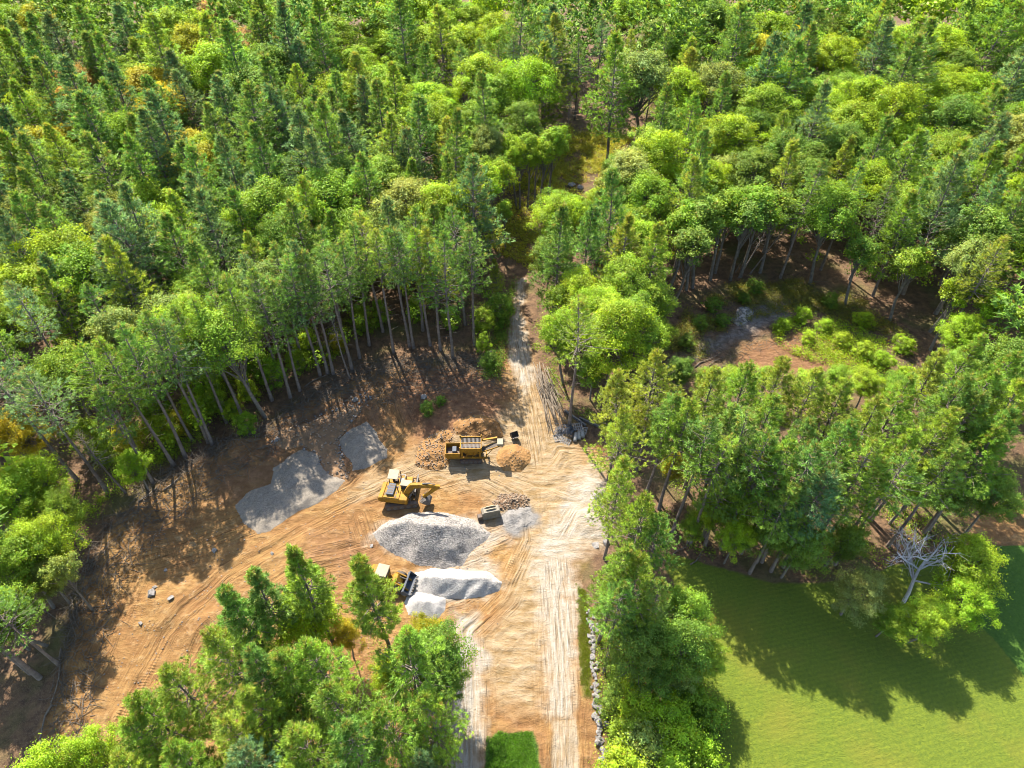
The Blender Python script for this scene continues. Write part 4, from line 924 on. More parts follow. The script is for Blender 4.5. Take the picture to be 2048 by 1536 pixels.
# ------------------------------------------------------------------ stone wall beside the driveway
wl = poly([(1180, 1225), (1186, 1290), (1187, 1340), (1194, 1400), (1200, 1460), (1208, 1536), (1214, 1600)])
cum = np.concatenate([[0], np.cumsum(np.hypot(*np.diff(wl, axis=0).T))])
e = empty('stone_wall', (wl[0][0], wl[0][1], 0), 0, 'tumbled dry stone wall of pale boulders along the driveway', 'stone wall')
gr = random.Random(9); s_ = 0.0; k = 0
while s_ < cum[-1]:
    x, y = np.interp(s_, cum, wl[:, 0]), np.interp(s_, cum, wl[:, 1])
    for lay in range(gr.choice((1, 2, 2, 3))):
        r = gr.uniform(0.20, 0.42); ox, oy = gr.gauss(0, 0.22), gr.gauss(0, 0.12)
        o = mobj('stone', gr.choice(STONES), e, (x + ox - wl[0][0], y + oy - wl[0][1], 0.12 + (0.30 if lay == 2 else 0.05)), gr.uniform(0, 6.28)); o.scale = (r * gr.uniform(.9, 1.3), r, r * gr.uniform(.7, 1)); k += 1
    s_ += gr.uniform(0.25, 0.46)

# ------------------------------------------------------------------ poles, pallets and scrap beside the track
ORD = 'first second third fourth fifth sixth seventh eighth ninth tenth eleventh twelfth thirteenth fourteenth fifteenth sixteenth seventeenth eighteenth nineteenth twentieth'.split()
ORD += ['twenty-' + x for x in ORD[:9]] + ['thirtieth'] + ['thirty-' + x for x in ORD[:9]] + ['fortieth'] + ['forty-' + x for x in ORD[:9]]
gr = random.Random(4)
for i in range(46):
    q = i / 45
    a = G(1070 + 24 * q + gr.uniform(-6, 6), 722 + gr.uniform(0, 50) + 14 * q); b = G(1092 + 42 * q + gr.uniform(-6, 6), 845 + gr.uniform(-55, 28))
    lay = gr.uniform(0, 0.75) * (1 - abs(2 * q - 1) ** 2); r = gr.uniform(0.05, 0.09)
    p0 = Vector((a[0], a[1], hz(a[0], a[1]) + 0.15 + lay)); p1 = Vector((b[0], b[1], hz(b[0], b[1]) + 0.2 + lay * gr.uniform(.6, 1.3)))
    bm = bmesh.new(); md = (p0 + p1) / 2 - p0 + Vector((gr.gauss(0, .18), 0, gr.gauss(0.02, .05))); tube(bm, (0, 0, 0), md, r, r * .85, 6); tube(bm, md, p1 - p0, r * .85, r * .55, 6)
    o = mobj('pole', bm_mesh('pole', bm, M_pole, True), None, p0); tag(o, f'thin grey weathered pole in the long heap, {ORD[i]} from the track', 'pole', 'felled poles beside the track')
def pallet(u, v, rz, label, z=0.0, tilt=0.0):
    g_ = G(u, v); e = empty('pallet', (g_[0], g_[1], hz(g_[0], g_[1]) + z), rz, label, 'pallet', 'pallets beside the track'); e.rotation_euler = (tilt, 0, rz)
    for y in (-0.55, 0, 0.55): part('stringer', e, M_board, lambda bm: bx(bm, -0.75, 0.75, y - 0.06, y + 0.06, 0.02, 0.14))
    for x in (-0.66, -0.33, 0, 0.33, 0.66): part('deck_board', e, M_board, lambda bm: bx(bm, x - 0.08, x + 0.08, -0.65, 0.65, 0.142, 0.18))
pallet(1117, 876, 0.25, 'weathered pallet nearest the track', tilt=0.1); pallet(1131, 884, -0.5, 'broken pallet tipped in front of the scrap heap', tilt=0.35); pallet(1116, 866, 1.0, 'pallet leaning on the scrap heap', 0.2, 0.5)
pallet(1155, 856, 0.15, 'grey slatted pallet in tree shade behind the white pipes', 0.25, 0.15); pallet(1166, 863, 1.3, 'grey slatted pallet in shade right of the white pipes', 0.1, -0.2)
for i, (u, v, lb) in enumerate(((1150, 876, 'short white pipe, closest to the scrap heap'), (1157, 872, 'short white pipe, middle of the three'), (1164, 868, 'short white pipe, closest to the shaded pallet'))):
    g_ = G(u, v); bm = bmesh.new(); tube(bm, (0, -0.8, 0.3), (0.15, 0.8, 0.3), 0.3, 0.3, 12)
    ri = bmesh.new(); o = mobj('pipe', bm_mesh('pipe', bm, M_white, True), None, (g_[0], g_[1], hz(g_[0], g_[1])), -0.1 + 0.1 * i); tag(o, lb, 'pipe', 'white pipes beside the track'); ri.free()
for u, v, rz, L, lb in ((1178, 846, -0.55, 3.4, 'grey steel beam lying in shade behind the pallets'), (1150, 838, -0.8, 4.5, 'long thin steel rail leaning behind the scrap heap')):
    g_ = G(u, v); bm = bmesh.new()
    for z in (0.1, 0.42): bx(bm, -L / 2, L / 2, -0.13, 0.13, z - .03, z + .03)
    bx(bm, -L / 2, L / 2, -0.02, 0.02, 0.13, 0.39)
    o = mobj('steel_beam', bm_mesh('steel_beam', bm, M_steel), None, (g_[0], g_[1], hz(g_[0], g_[1])), rz); tag(o, lb, 'steel beam')
g_ = G(1133, 862); e = empty('scrap_heap', (g_[0], g_[1], hz(g_[0], g_[1])), 0, 'dark tangled heap of scrap wood and wire beside the pallets', 'scrap heap')
bm = bmesh.new(); gr = random.Random(8)
for i in range(110):
    a = Vector((gr.gauss(0, .8), gr.gauss(0, .7), abs(gr.gauss(0.25, .3)))); d = Vector((gr.gauss(0, 1), gr.gauss(0, 1), gr.gauss(0, .35))).normalized() * gr.uniform(.4, 1.2); tube(bm, a - d / 2 + Vector((0, 0, .2)), a + d / 2 + Vector((0, 0, .2)), gr.uniform(.02, .06), None, 4)
o = mobj('scrap_sticks', bm_mesh('scrap_sticks', bm, M_grey), e); o['kind'] = 'stuff'

# ------------------------------------------------------------------ machines
def stadium(L, h, n=6):
    r = h / 2; pts = []
    for k in range(n + 1):
        a = math.pi / 2 + math.pi * k / n; pts.append((-L / 2 + r + r * math.cos(a), r + r * math.sin(a)))
    for k in range(n + 1):
        a = -math.pi / 2 + math.pi * k / n; pts.append((L / 2 - r + r * math.cos(a), r + r * math.sin(a)))
    return pts
def crawler(e, L, h, y0, y1, rz=0.0):
    o = part('crawler_track', e, M_dark, lambda bm: prism(bm, stadium(L, h), y0, y1, 0.03)); o.rotation_euler[2] = rz
    def shoes(bm):
        x = -L / 2 + h / 2
        while x < L / 2 - h / 2 + .01:
            bx(bm, x - .05, x + .05, y0 - .01, y1 + .01, h - 0.01, h + 0.05); x += 0.2
    s = part('track_shoes', o, M_dark, shoes); s['kind'] = 'stuff'
    w = part('track_wheels', o, M_steel, lambda bm: [tube(bm, (x, y0 - 0.03, h / 2), (x, y1 + 0.03, h / 2), h * 0.32, None, 10) for x in np.linspace(-L / 2 + h / 2, L / 2 - h / 2, 5)]); w['kind'] = 'stuff'
    return o
def bucket(e, name, mat, w, d, hh, teeth=5, tf=None):
    """open scoop, mouth towards +x, back at 0; with plates, lip and teeth"""
    n = 8; out = [(d - d * math.cos(a) * 0.9 - d * .1 if False else d * (1 - math.sin(a)) , hh * (1 - math.cos(a)) / 2) for a in np.linspace(0, math.pi, n)]
    prof = [(d, 0)] + [(d * (1 - math.sin(a)), hh * (0.5 - 0.5 * math.cos(a))) for a in np.linspace(0.3, math.pi - 0.3, n)] + [(d * 0.85, hh)]
    inn = [(d + (p[0] - d) * 0.9, hh / 2 + (p[1] - hh / 2) * 0.9) for p in prof][::-1]
    bm = bmesh.new(); prism(bm, prof + inn, -w / 2, w / 2)
    side = prof
    for y in (-w / 2, w / 2 - 0.04): prism(bm, [(p[0], p[1]) for p in side], y - (0.002 if y < 0 else -0.002), y + 0.04 + (0.002 if y > 0 else -0.002))
    o = mobj(name, bm_mesh(name, bm, mat), e)
    if tf is not None: o.matrix_local = tf
    for k in range(teeth):
        y = -w / 2 + w * (k + .5) / teeth
        part('tooth', o, M_steel, lambda bm: prism(bm, [(d - .02, -0.02), (d + .28, 0.0), (d + .28, 0.04), (d - .02, 0.10)], y - .07, y + .07))
    return o
# excavator
g_ = G(804, 1001); ex = empty('excavator', (g_[0], g_[1], hz(g_[0], g_[1])), rad(-8), 'yellow crawler excavator with arched boom beside the largest gravel heap', 'excavator')
for y in (-1.55, 0.95): crawler(ex, 4.6, 0.95, y, y + 0.6, rad(16))
o = part('undercarriage', ex, M_dark, lambda bm: bx(bm, -1.3, 1.3, -0.95, 0.95, 0.4, 0.95, 0.05)); o.rotation_euler[2] = rad(16)
part('turntable', ex, M_dark, lambda bm: tube(bm, (0, 0, 0.95), (0, 0, 1.15), 0.8, None, 16))
part('house', ex, M_yel, lambda bm: bx(bm, -2.2, 1.25, -1.4, 1.4, 1.15, 2.15, 0.08))
part('counterweight', ex, M_yel, lambda bm: prism(bm, [(-2.2, 1.1), (-2.75, 1.2), (-2.9, 1.6), (-2.8, 2.1), (-2.2, 2.25)], -1.38, 1.38, 0.05))
part('hood_deck', ex, M_yel, lambda bm: bx(bm, -2.1, 0.1, -1.3, 1.3, 2.153, 2.26, 0.03))
eng = part('engine_cover', ex, M_grey, lambda bm: bx(bm, -1.75, -0.75, -0.95, 0.95, 2.263, 2.62, 0.05))
for y in (-.6, -.2, .2, .6): part('vent_slat', eng, M_dark, lambda bm: bx(bm, -1.6, -.9, y - .1, y + .1, 2.622, 2.64))
for x, y in ((-.45, -1.0), (-.45, -.4), (-.45, .6), (-1.95, -.7), (-1.95, .5)): part('access_panel', ex, M_dark, lambda bm: bx(bm, x - .1, x + .1, y - .2, y + .2, 2.262, 2.275))
part('exhaust', ex, M_dark, lambda bm: tube(bm, (-.4, .2, 2.2), (-.4, .2, 2.95), .08))
cab = part('cab', ex, M_yel, lambda bm: [bx(bm, 0.0, 1.5, .42, 1.38, 1.2, 2.1, .04)] + [bx(bm, x, x + .1, y, y + .09, 2.1, 3.0) for x in (0.0, 1.38) for y in (.42, 1.29)])
part('cab_window', cab, M_glass, lambda bm: bx(bm, 0.06, 1.44, .47, 1.34, 2.1, 2.98))
part('cab_roof', cab, M_cream, lambda bm: bx(bm, -0.05, 1.5, .38, 1.42, 3.0, 3.1, .04))
boom = part('boom', ex, M_yel, lambda bm: prism(bm, [(.25, 1.55), (.75, 1.45), (2.2, 3.65), (3.0, 4.05), (5.6, 4.35), (5.75, 4.6), (5.55, 4.8), (3.0, 4.7), (1.7, 4.4), (1.2, 3.7)], -.35, .12, .04))
for y in (-.5, .27): part('boom_cylinder', boom, M_steel, lambda bm: (tube(bm, (1.15, y, 1.45), (1.75, y, 2.5), .12), tube(bm, (1.75, y, 2.5), (2.35, y, 3.9), .07)))
st = part('stick', ex, M_yel, lambda bm: prism(bm, [(5.1, 4.9), (5.9, 4.75), (5.85, 4.4), (3.55, 1.75), (3.25, 1.7), (3.2, 2.0), (4.9, 4.3)], -.3, .07, .03))
part('stick_cylinder', st, M_steel, lambda bm: (tube(bm, (3.4, -.11, 4.75), (4.4, -.11, 5.0), .11), tube(bm, (4.4, -.11, 5.0), (5.2, -.11, 4.9), .07)))
part('bucket_cylinder', st, M_steel, lambda bm: tube(bm, (5.0, -.11, 4.2), (3.5, -.11, 2.45), .08))
T = Matrix.Translation((3.95, -.11, 0.35)) @ Matrix.Rotation(rad(180), 4, 'Z') @ Matrix.Rotation(rad(-35), 4, 'Y')
bucket(ex, 'bucket', M_steel, 1.2, 1.1, 1.15, 5, T)
# bulldozer behind it
g_ = G(801, 973); bd = empty('bulldozer', (g_[0], g_[1], hz(g_[0], g_[1])), rad(-4), 'brown-yellow bulldozer with cream canopy roof parked behind the excavator', 'bulldozer')
for y in (-1.2, .7): crawler(bd, 3.4, .95, y, y + .5)
part('body', bd, M_yel, lambda bm: bx(bm, -1.5, 1.6, -.68, .68, .5, 1.25, .05))
hd = part('hood', bd, M_yel, lambda bm: bx(bm, .25, 2.0, -.5, .5, 1.253, 1.95, .08))
part('exhaust', hd, M_dark, lambda bm: tube(bm, (1.1, 0, 1.9), (1.1, 0, 2.7), .07))
part('grille', hd, M_dark, lambda bm: bx(bm, 1.99, 2.03, -.42, .42, 1.3, 1.85))
part('seat', bd, M_dark, lambda bm: (bx(bm, -.7, -.2, -.3, .3, 1.25, 1.6, .04), bx(bm, -.85, -.7, -.3, .3, 1.4, 2.15, .04)))
for x in (-1.25, .1):
    for y in (-.72, .64): part('canopy_post', bd, M_dark, lambda bm: bx(bm, x, x + .09, y, y + .09, 1.2, 2.85))
part('canopy_roof', bd, M_cream, lambda bm: bx(bm, -1.4, .05, -.85, .85, 2.85, 2.96, .03))
part('window_frame', bd, M_white, lambda bm: [bx(bm, .1, .9, -.7, -.62, 2.0, 2.08), bx(bm, .1, .9, .62, .7, 2.0, 2.08), bx(bm, .82, .9, -.62, .62, 2.0, 2.08), bx(bm, .2, .75, -.5, .1, 2.0, 2.05)])
bl = part('blade', bd, M_steel, lambda bm: prism(bm, [(2.3, .1), (2.45, .1), (2.35, .6), (2.55, 1.15), (2.4, 1.15), (2.2, .6)], -1.6, 1.6))
for y in (-1.35, 1.27): part('push_arm', bl, M_yel, lambda bm: bx(bm, .1, 2.25, y, y + .08, .42, .6))
# wheel loader
g_ = G(776, 1166); wlr = empty('wheel_loader', (g_[0], g_[1], hz(g_[0], g_[1])), rad(-13), 'yellow wheel loader with raised-lip bucket facing the long whitish heap', 'wheel loader')
for x in (-1.5, 1.5):
    for y in (-1.3, .8):
        w_ = empty('wheel', (x, y, .75)); w_.parent = wlr
        part('tyre', w_, M_rub, lambda bm: tube(bm, (0, 0, 0), (0, .5, 0), .75, None, 18)); part('rim', w_, M_yel, lambda bm: tube(bm, (0, -.015, 0), (0, .515, 0), .36, None, 14))
part('rear_body', wlr, M_yel, lambda bm: bx(bm, -3.1, -.5, -.85, .85, .7, 2.0, .12))
part('grille', wlr, M_dark, lambda bm: bx(bm, -3.13, -3.095, -.6, .6, 1.0, 1.8))
part('front_frame', wlr, M_yel, lambda bm: prism(bm, [(-.3, .6), (2.0, .6), (2.1, 1.1), (1.5, 2.1), (1.0, 2.1), (.4, 1.2), (-.3, 1.1)], -.55, .55, .05))
for y in (-1.35, .75): part('fender', wlr, M_yel, lambda bm: prism(bm, [(-2.35, 1.45), (-1.9, 1.68), (-1.1, 1.68), (-.65, 1.45), (-.65, 1.52), (-1.1, 1.75), (-1.9, 1.75), (-2.35, 1.52)], y, y + .6))
cb = part('cab', wlr, M_yel, lambda bm: [bx(bm, -1.0, .3, -.75, .75, 1.2, 2.0, .04)] + [bx(bm, x, x + .09, y, y + .09, 2.0, 3.05) for x in (-.95, .2) for y in (-.75, .66)])
part('cab_window', cb, M_glass, lambda bm: bx(bm, -.9, .24, -.7, .7, 2.0, 3.04)); part('cab_roof', cb, M_cream, lambda bm: bx(bm, -1.1, .4, -.85, .85, 3.05, 3.17, .04))
for y in (-.78, .62): part('lift_arm', wlr, M_yel, lambda bm: prism(bm, [(.9, 1.7), (1.2, 2.1), (2.4, 1.5), (3.1, .75), (3.0, .5), (2.2, 1.1), (1.3, 1.6)], y, y + .16, .02))
for y in (-.45, .37): part('tilt_cylinder', wlr, M_steel, lambda bm: tube(bm, (1.2, y, 1.9), (2.8, y, 1.25), .07))
bucket(wlr, 'bucket', M_grey, 2.9, 1.05, 1.15, 8, Matrix.Translation((2.75, 0, .25)) @ Matrix.Rotation(rad(-38), 4, 'Y'))
# screening plant
g_ = G(943, 916); sc = empty('screening_plant', (g_[0], g_[1], hz(g_[0], g_[1])), rad(1), 'yellow screening plant with barred top deck and raised conveyor on bare soil', 'screening plant')
for y in (-1.2, .7): crawler(sc, 3.4, .8, y, y + .5)
part('chassis', sc, M_yel, lambda bm: [bx(bm, -3.6, 2.4, y, y + .16, .85, 1.15) for y in (-.85, .69)] + [bx(bm, x, x + .14, -.69, .69, .9, 1.1) for x in (-3.5, -1.6, .4, 2.2)])
hp = part('hopper', sc, M_yel, lambda bm: [bx(bm, -3.75, -1.55, y, y + .08, 1.2, 2.3) for y in (-1.05, .97)] + [bx(bm, x, x + .08, -.97, .97, 1.2, 2.25) for x in (-3.75, -1.63)])
part('hopper_floor', hp, M_dark, lambda bm: bx(bm, -3.65, -1.65, -.95, .95, 1.25, 1.35)); part('engine_box', hp, M_grey, lambda bm: bx(bm, -2.7, -2.1, -.7, .3, 1.36, 2.45, .04))
for x in (-1.35, 1.25):
    for y in (-1.05, .91): part('leg', sc, M_yel, lambda bm: prism(bm, [(x - .1, 1.1), (x + .25, 1.1), (x + .16, 3.0), (x, 3.0)], y, y + .14))
for x in (-.5, .5): part('brace', sc, M_yel, lambda bm: tube(bm, (x - .4, -1.0, 1.1), (x + .3, -1.0, 2.8), .06, None, 6))
bxs = part('screen_box', sc, M_yel, lambda bm: [bx(bm, -1.55, 1.65, y, y + .10, 2.75, 3.55) for y in (-1.2, 1.1)] + [bx(bm, x, x + .1, -1.1, 1.1, 2.7, 3.5) for x in (-1.5, 1.5)] + [bx(bm, x - .06, x + .12, y - .02, y + .14, 2.7, 3.85) for x in (-1.55, 1.55) for y in (-1.24, 1.1)])
part('screen_deck', bxs, M_dark, lambda bm: bx(bm, -1.4, 1.5, -1.1, 1.1, 2.8, 2.88))
for k in range(15):
    x = -1.3 + 2.7 * k / 14; part('screen_bar', bxs, M_steel, lambda bm: bx(bm, x - .04, x + .04, -1.1, 1.1, 3.3, 3.38))
part('cross_bar', bxs, M_yel, lambda bm: bx(bm, -1.4, 1.5, -.06, .06, 3.383, 3.46))
part('chute', sc, M_yel, lambda bm: prism(bm, [(-1.3, 2.7), (1.4, 2.7), (.7, 1.5), (-.6, 1.5)], -.75, .75))
cv = part('conveyor', sc, M_yel, lambda bm: [prism(bm, [(.9, 1.35), (4.5, 3.2), (4.5, 3.42), (.9, 1.57)], y, y + .08) for y in (-.5, .42)])
part('belt', cv, M_rub, lambda bm: prism(bm, [(.9, 1.46), (4.6, 3.36), (4.6, 3.42), (.9, 1.52)], -.42, .42)); part('head_box', cv, M_cream, lambda bm: bx(bm, 3.9, 4.75, -.58, .58, 3.3, 3.72, .04))
part('conveyor_strut', cv, M_yel, lambda bm: [tube(bm, (2.2, y, 1.0), (3.3, y, 2.7), .05, None, 6) for y in (-.48, .48)])
part('upper_conveyor', sc, M_yel, lambda bm: prism(bm, [(1.6, 2.9), (3.9, 3.5), (3.9, 3.65), (1.6, 3.1)], .75, 1.0))
# loose buckets
g_ = G(982, 1032); lb_ = empty('spare_bucket', (g_[0], g_[1], hz(g_[0], g_[1])), rad(14), 'large dusty beige bucket standing on edge beside the dark rubble heap', 'bucket')
part('shell', lb_, M_bucket, lambda bm: [bx(bm, -1.25, 1.25, -.45, -.38, 0, 1.5, .02), prism(bm, [(-1.25, 1.35), (1.25, 1.35), (1.1, 1.62), (-1.0, 1.62)], -.44, .55, .03)] + [bx(bm, x, x + .08, -.38, .6, 0, 1.4) for x in (-1.25, 1.17)])
part('lug', lb_, M_cream, lambda bm: [prism(bm, [(-.9, 1.6), (.9, 1.6), (.5, 1.85), (-.5, 1.85)], y, y + .12) for y in (-.1, .35)])
part('coupler', lb_, M_dark, lambda bm: [bx(bm, -1.9, -1.27, -.5, .2, .1, .9, .05), prism(bm, [(-1.9, .1), (-1.4, .1), (-1.1, .02), (-1.2, -.02)], -1.5, -.5)])
g_ = G(1028, 876); sb = empty('small_bucket', (g_[0], g_[1], hz(g_[0], g_[1])), rad(-68), 'small dark toothed bucket lying alone between soil heap and track', 'bucket')
bucket(sb, 'scoop', M_dark, 1.1, 1.0, 1.0, 4, Matrix.Translation((0, 0, .1)) @ Matrix.Rotation(rad(-40), 4, 'Y'))

# ------------------------------------------------------------------ bleached dead tree
def dead_tree(u, v, h, spread, label, seed, mat=M_dead):
    g_ = G(u, v); gr = np.random.default_rng(seed); tb = Tubes()
    def grow(p, d, L, r, lvl):
        n = 4; pts = [p]; q = p.copy(); dd = d.copy()
        for k in range(n):
            dd = unit(dd + gr.normal(0, 0.16, 3) + [0, 0, 0.03]); q = q + dd * L / n; pts.append(q.copy())
        tb.add(pts, np.linspace(r, r * 0.55, n + 1), 6 if lvl < 2 else 4)
        if lvl >= 4: return
        for k in range(gr.integers(3, 5) if lvl else 7):
            i = gr.integers(1, n + 1) if lvl else gr.integers(2, n + 1)
            a = gr.uniform(0, 6.28) if lvl else 0.6 + k * 2.4; side = unit(np.cross(dd, [math.cos(a), math.sin(a), 0.3])) if lvl else np.array([math.cos(a), math.sin(a), 0.1])
            nd = unit(dd * (0.75 if lvl else 0.62) + side * gr.uniform(.6, 1.1)); nd[2] = nd[2] * .7 + .1
            grow(pts[i], nd, L * gr.uniform(.5, .72) * (0.92 if lvl == 0 else 1.05), r * 0.5, lvl + 1)
    grow(np.zeros(3), np.array([0.02, 0, 1.0]), h * 0.60, 0.25, 0)
    return g_, tb
g_, tb = dead_tree(1806, 1205, 12.5, 5, '', 12)
e = empty('dead_tree', (g_[0], g_[1], 0), 0, 'bleached leafless dead tree standing among lime green crowns at lawn edge', 'dead tree')
mobj('branches', tb.mesh('dead_branches', M_dead), e)

# ------------------------------------------------------------------ fallen logs, undergrowth, grass
for (u0, v0, u1, v1, r, lb) in ((125, 1300, 105, 1410, .14, 'pale fallen log along the left edge of the dirt yard'), (105, 1410, 60, 1530, .13, 'long fallen log at the lower left corner of the yard'), (140, 1190, 165, 1260, .09, 'thin fallen branch near the young tree at the yard edge'),
                                (330, 985, 395, 925, .14, 'fallen trunk along the top of the bank under the pines'), (280, 1010, 350, 950, .11, 'thin fallen trunk lower on the bank'), (175, 1130, 190, 1080, .10, 'bent pale branch in shadow beside the yard'), (30, 1200, 110, 1240, .09, 'dead branch under the left broadleaf trees'),
                                (610, 775, 690, 735, .12, 'dark log under pines above the rubble bank'), (1390, 735, 1440, 705, .13, 'cut branch beside the gravel path'), (1400, 742, 1450, 716, .10, 'second cut branch beside the gravel path'), (1620, 1075, 1690, 1095, .12, 'fallen stem at the lawn edge'),
                                (1380, 1130, 1420, 1085, .10, 'pale stick at the lawn edge under the grove'), (1345, 1110, 1380, 1090, .09, 'short pale stick at the lawn edge'), (1470, 545, 1540, 470, .10, 'bent bare stem leaning behind the weedy clearing'), (1500, 575, 1660, 568, .10, 'long fallen stem behind the weedy clearing')):
    a, b = G(u0, v0), G(u1, v1); p0 = Vector((a[0], a[1], hz(a[0], a[1]) + r)); p1 = Vector((b[0], b[1], hz(b[0], b[1]) + r + .1))
    bm = bmesh.new(); d = p1 - p0; L = d.length; sidev = Vector((-d.y, d.x, 0)).normalized(); q = Vector((0, 0, 0)); rr = r
    for k in range(1, 6):
        t_ = k / 5; w_ = d * t_ + sidev * (0.05 * L * math.sin(t_ * 4 + u0)); tube(bm, q, w_, rr, rr * .85, 6); q = w_; rr *= .85
        if k in (2, 3, 4): tube(bm, q, q + d.normalized() * L * .12 + sidev * L * .1 * (1 if k % 2 else -1) + Vector((0, 0, .3)), rr * .5, rr * .2, 5)
    o = mobj('fallen_log', bm_mesh('fallen_log', bm, M_pole, True), None, p0); tag(o, lb, 'log')
def scatter_leaves(name, P, n, hgt, per, LS, col, label, cat, seed, dens=None, mat=None, spread=0.45):
    g = np.random.default_rng(seed); lo, hi = P.min(0), P.max(0)
    xy = g.uniform(lo, hi, (n * 6, 2)); k = inside(P, xy)
    if dens is not None: k &= g.random(len(xy)) < np.clip((fbm(xy[:, 0] * .2, xy[:, 1] * .2, 3) - dens) * 5, 0, 1)
    xy = xy[k][:n]; m = len(xy); z = height(xy); s = g.uniform(.5, 1.3, m)
    C = np.repeat(np.column_stack([xy, z]), per, 0); S_ = np.repeat(s, per); N_ = len(C)
    C = C + np.column_stack([g.normal(0, spread, N_) * S_, g.normal(0, spread, N_) * S_, g.uniform(0.03, 1, N_) ** .8 * hgt * S_])
    Nn = unit(g.normal(0, .6, (N_, 3)) + [0, 0, .8]); D = unit(np.cross(Nn, g.normal(0, 1, (N_, 3))))
    tone = np.repeat(g.uniform(.2, .8, m), per) + g.normal(0, .15, N_); wm = np.repeat(g.uniform(0, 1, m), per)
    lv = Leaves(); lv.add(C, D, Nn, LS * g.uniform(.6, 1.4, N_), LS * .6, np.column_stack([np.clip(tone, 0, 1), g.random(N_) < .04, wm, np.ones(N_)]), True)
    o = mobj(name, lv.mesh(name, mat or M_leaf)); o.color = rgba(col); tag(o, label, cat, kind='stuff'); return o
scatter_leaves('undergrowth', poly([(1540, 660), (1600, 630), (1690, 650), (1760, 680), (1850, 740), (1830, 800), (1740, 760), (1660, 735), (1560, 700)]), 650, 1.1, 24, .22, C_LEAFL, 'bright yellow-green weeds in the clearing', 'undergrowth', 1, .36)
scatter_leaves('undergrowth', poly([(1330, 700), (1370, 620), (1460, 570), (1600, 560), (1720, 600), (1850, 700), (1700, 650), (1600, 620), (1500, 640), (1400, 720)]), 2200, .7, 18, .2, (0.13, 0.14, 0.03), 'dull green weeds around the gravel path', 'undergrowth', 2, .36)
scatter_leaves('undergrowth', poly([(985, 500), (1000, 400), (1090, 310), (1110, 255), (1290, 255), (1230, 310), (1220, 400), (1160, 470), (1060, 540)]), 3600, .8, 14, .30, (0.24, 0.26, 0.03), 'sunlit yellowish weeds in the upper clearing', 'undergrowth', 3, .30)
scatter_leaves('undergrowth', poly([(960, 760), (985, 690), (1010, 600), (1030, 560), (1020, 640), (1012, 700), (1000, 760)]), 260, 1.2, 26, .2, C_LEAFD, 'dark bushes along the left side of the track', 'undergrowth', 4)
scatter_leaves('undergrowth', poly([(1060, 640), (1090, 640), (1130, 760), (1200, 850), (1290, 720), (1320, 900), (1240, 880), (1110, 800)]), 420, .7, 16, .2, C_LEAF, 'weeds and saplings right of the track', 'undergrowth', 5, .42)
scatter_leaves('undergrowth', poly([(150, 1120), (220, 1000), (330, 930), (450, 860), (560, 790), (700, 700), (700, 640), (480, 720), (250, 850), (100, 1000)]), 900, 1.1, 20, .2, C_LEAFL, 'sunlit saplings and ferns among the pine trunks', 'undergrowth', 6, .44)
scatter_leaves('undergrowth', poly([(1330, 900), (1500, 920), (1750, 960), (1950, 1000), (1920, 1090), (1760, 1135), (1650, 1160), (1540, 1160), (1400, 1110), (1330, 1060)]), 700, .7, 16, .2, C_LEAF, 'low weeds on the floor of the grove', 'undergrowth', 7, .44)
scatter_leaves('undergrowth', poly([(200, 1500), (330, 1330), (480, 1270), (700, 1260), (890, 1330), (900, 1640), (200, 1640)]), 900, .5, 14, .16, C_LEAF, 'low weeds on the floor of the lower grove', 'undergrowth', 8, .46)
scatter_leaves('undergrowth', poly([(1190, 1160), (1330, 1110), (1400, 1300), (1420, 1640), (1218, 1640), (1196, 1320)]), 900, .8, 18, .18, C_LEAF, 'weeds and brambles behind the stone wall', 'undergrowth', 9, .38)
def understory(name, n, seed, col, label):
    g = np.random.default_rng(seed); C = g.uniform([-200, 62], [200, 262], (n * 4, 2))
    bad = np.abs(C[:, 0]) > 45 + (C[:, 1] + 25) * 0.74
    for P in KEEP_OUT: bad |= sdf(P, C) > -3.0
    for k, c in enumerate(C):
        if bad[k]: continue
        for zf in (3.0, 8.0):
            uu, vv, _ = px((c[0], c[1], zf))
            if any(inside(Wd, np.array([[uu, vv]]))[0] for Wd in WINDOWS): bad[k] = True
    C = C[~bad][:n]; m = len(C); per = 70; z = g.uniform(2.5, 11.0, m); R = g.uniform(1.0, 2.0, m)
    d = unit(g.normal(0, 1, (m * per, 3)) + [0, 0, .3]); c3 = np.repeat(np.column_stack([C, z]), per, 0)
    pos = c3 + d * (np.repeat(R, per) * g.uniform(.4, 1.1, m * per))[:, None] * [1, 1, .7]
    Nn = unit(d * .5 + g.normal(0, .5, (m * per, 3)) + [0, 0, .5]); D = unit(np.cross(Nn, g.normal(0, 1, (m * per, 3))))
    tone = np.clip(np.repeat(g.uniform(.2, .8, m), per) + g.normal(0, .15, m * per), 0, 1)
    lv = Leaves(); lv.add(pos, D, Nn, .42 * g.uniform(.7, 1.3, m * per), .3, np.column_stack([tone, tone * 0, np.repeat(g.uniform(0, 1, m), per), tone * 0 + 1]), True)
    o = mobj(name, lv.mesh(name, M_leaf)); o.color = rgba(col); tag(o, label, 'undergrowth', kind='stuff')
understory('understory', 2200, 51, C_LEAF, 'leafy saplings filling the gaps between the trees of the woods')
for u, v, h in ((1155, 470, 8), (1190, 455, 9), (1230, 430, 9), (1265, 400, 9), (1225, 395, 6), (1120, 470, 7), (1180, 505, 8), (1250, 480, 9), (1090, 520, 6), (1290, 330, 8), (1270, 350, 7), (1215, 360, 5), (1130, 440, 5)):
    hand('ln', u, v, h, random.choice((C_LEAF, C_LEAFL, C_LEAFL, C_PINEN)), base=True, sxy=1.15)
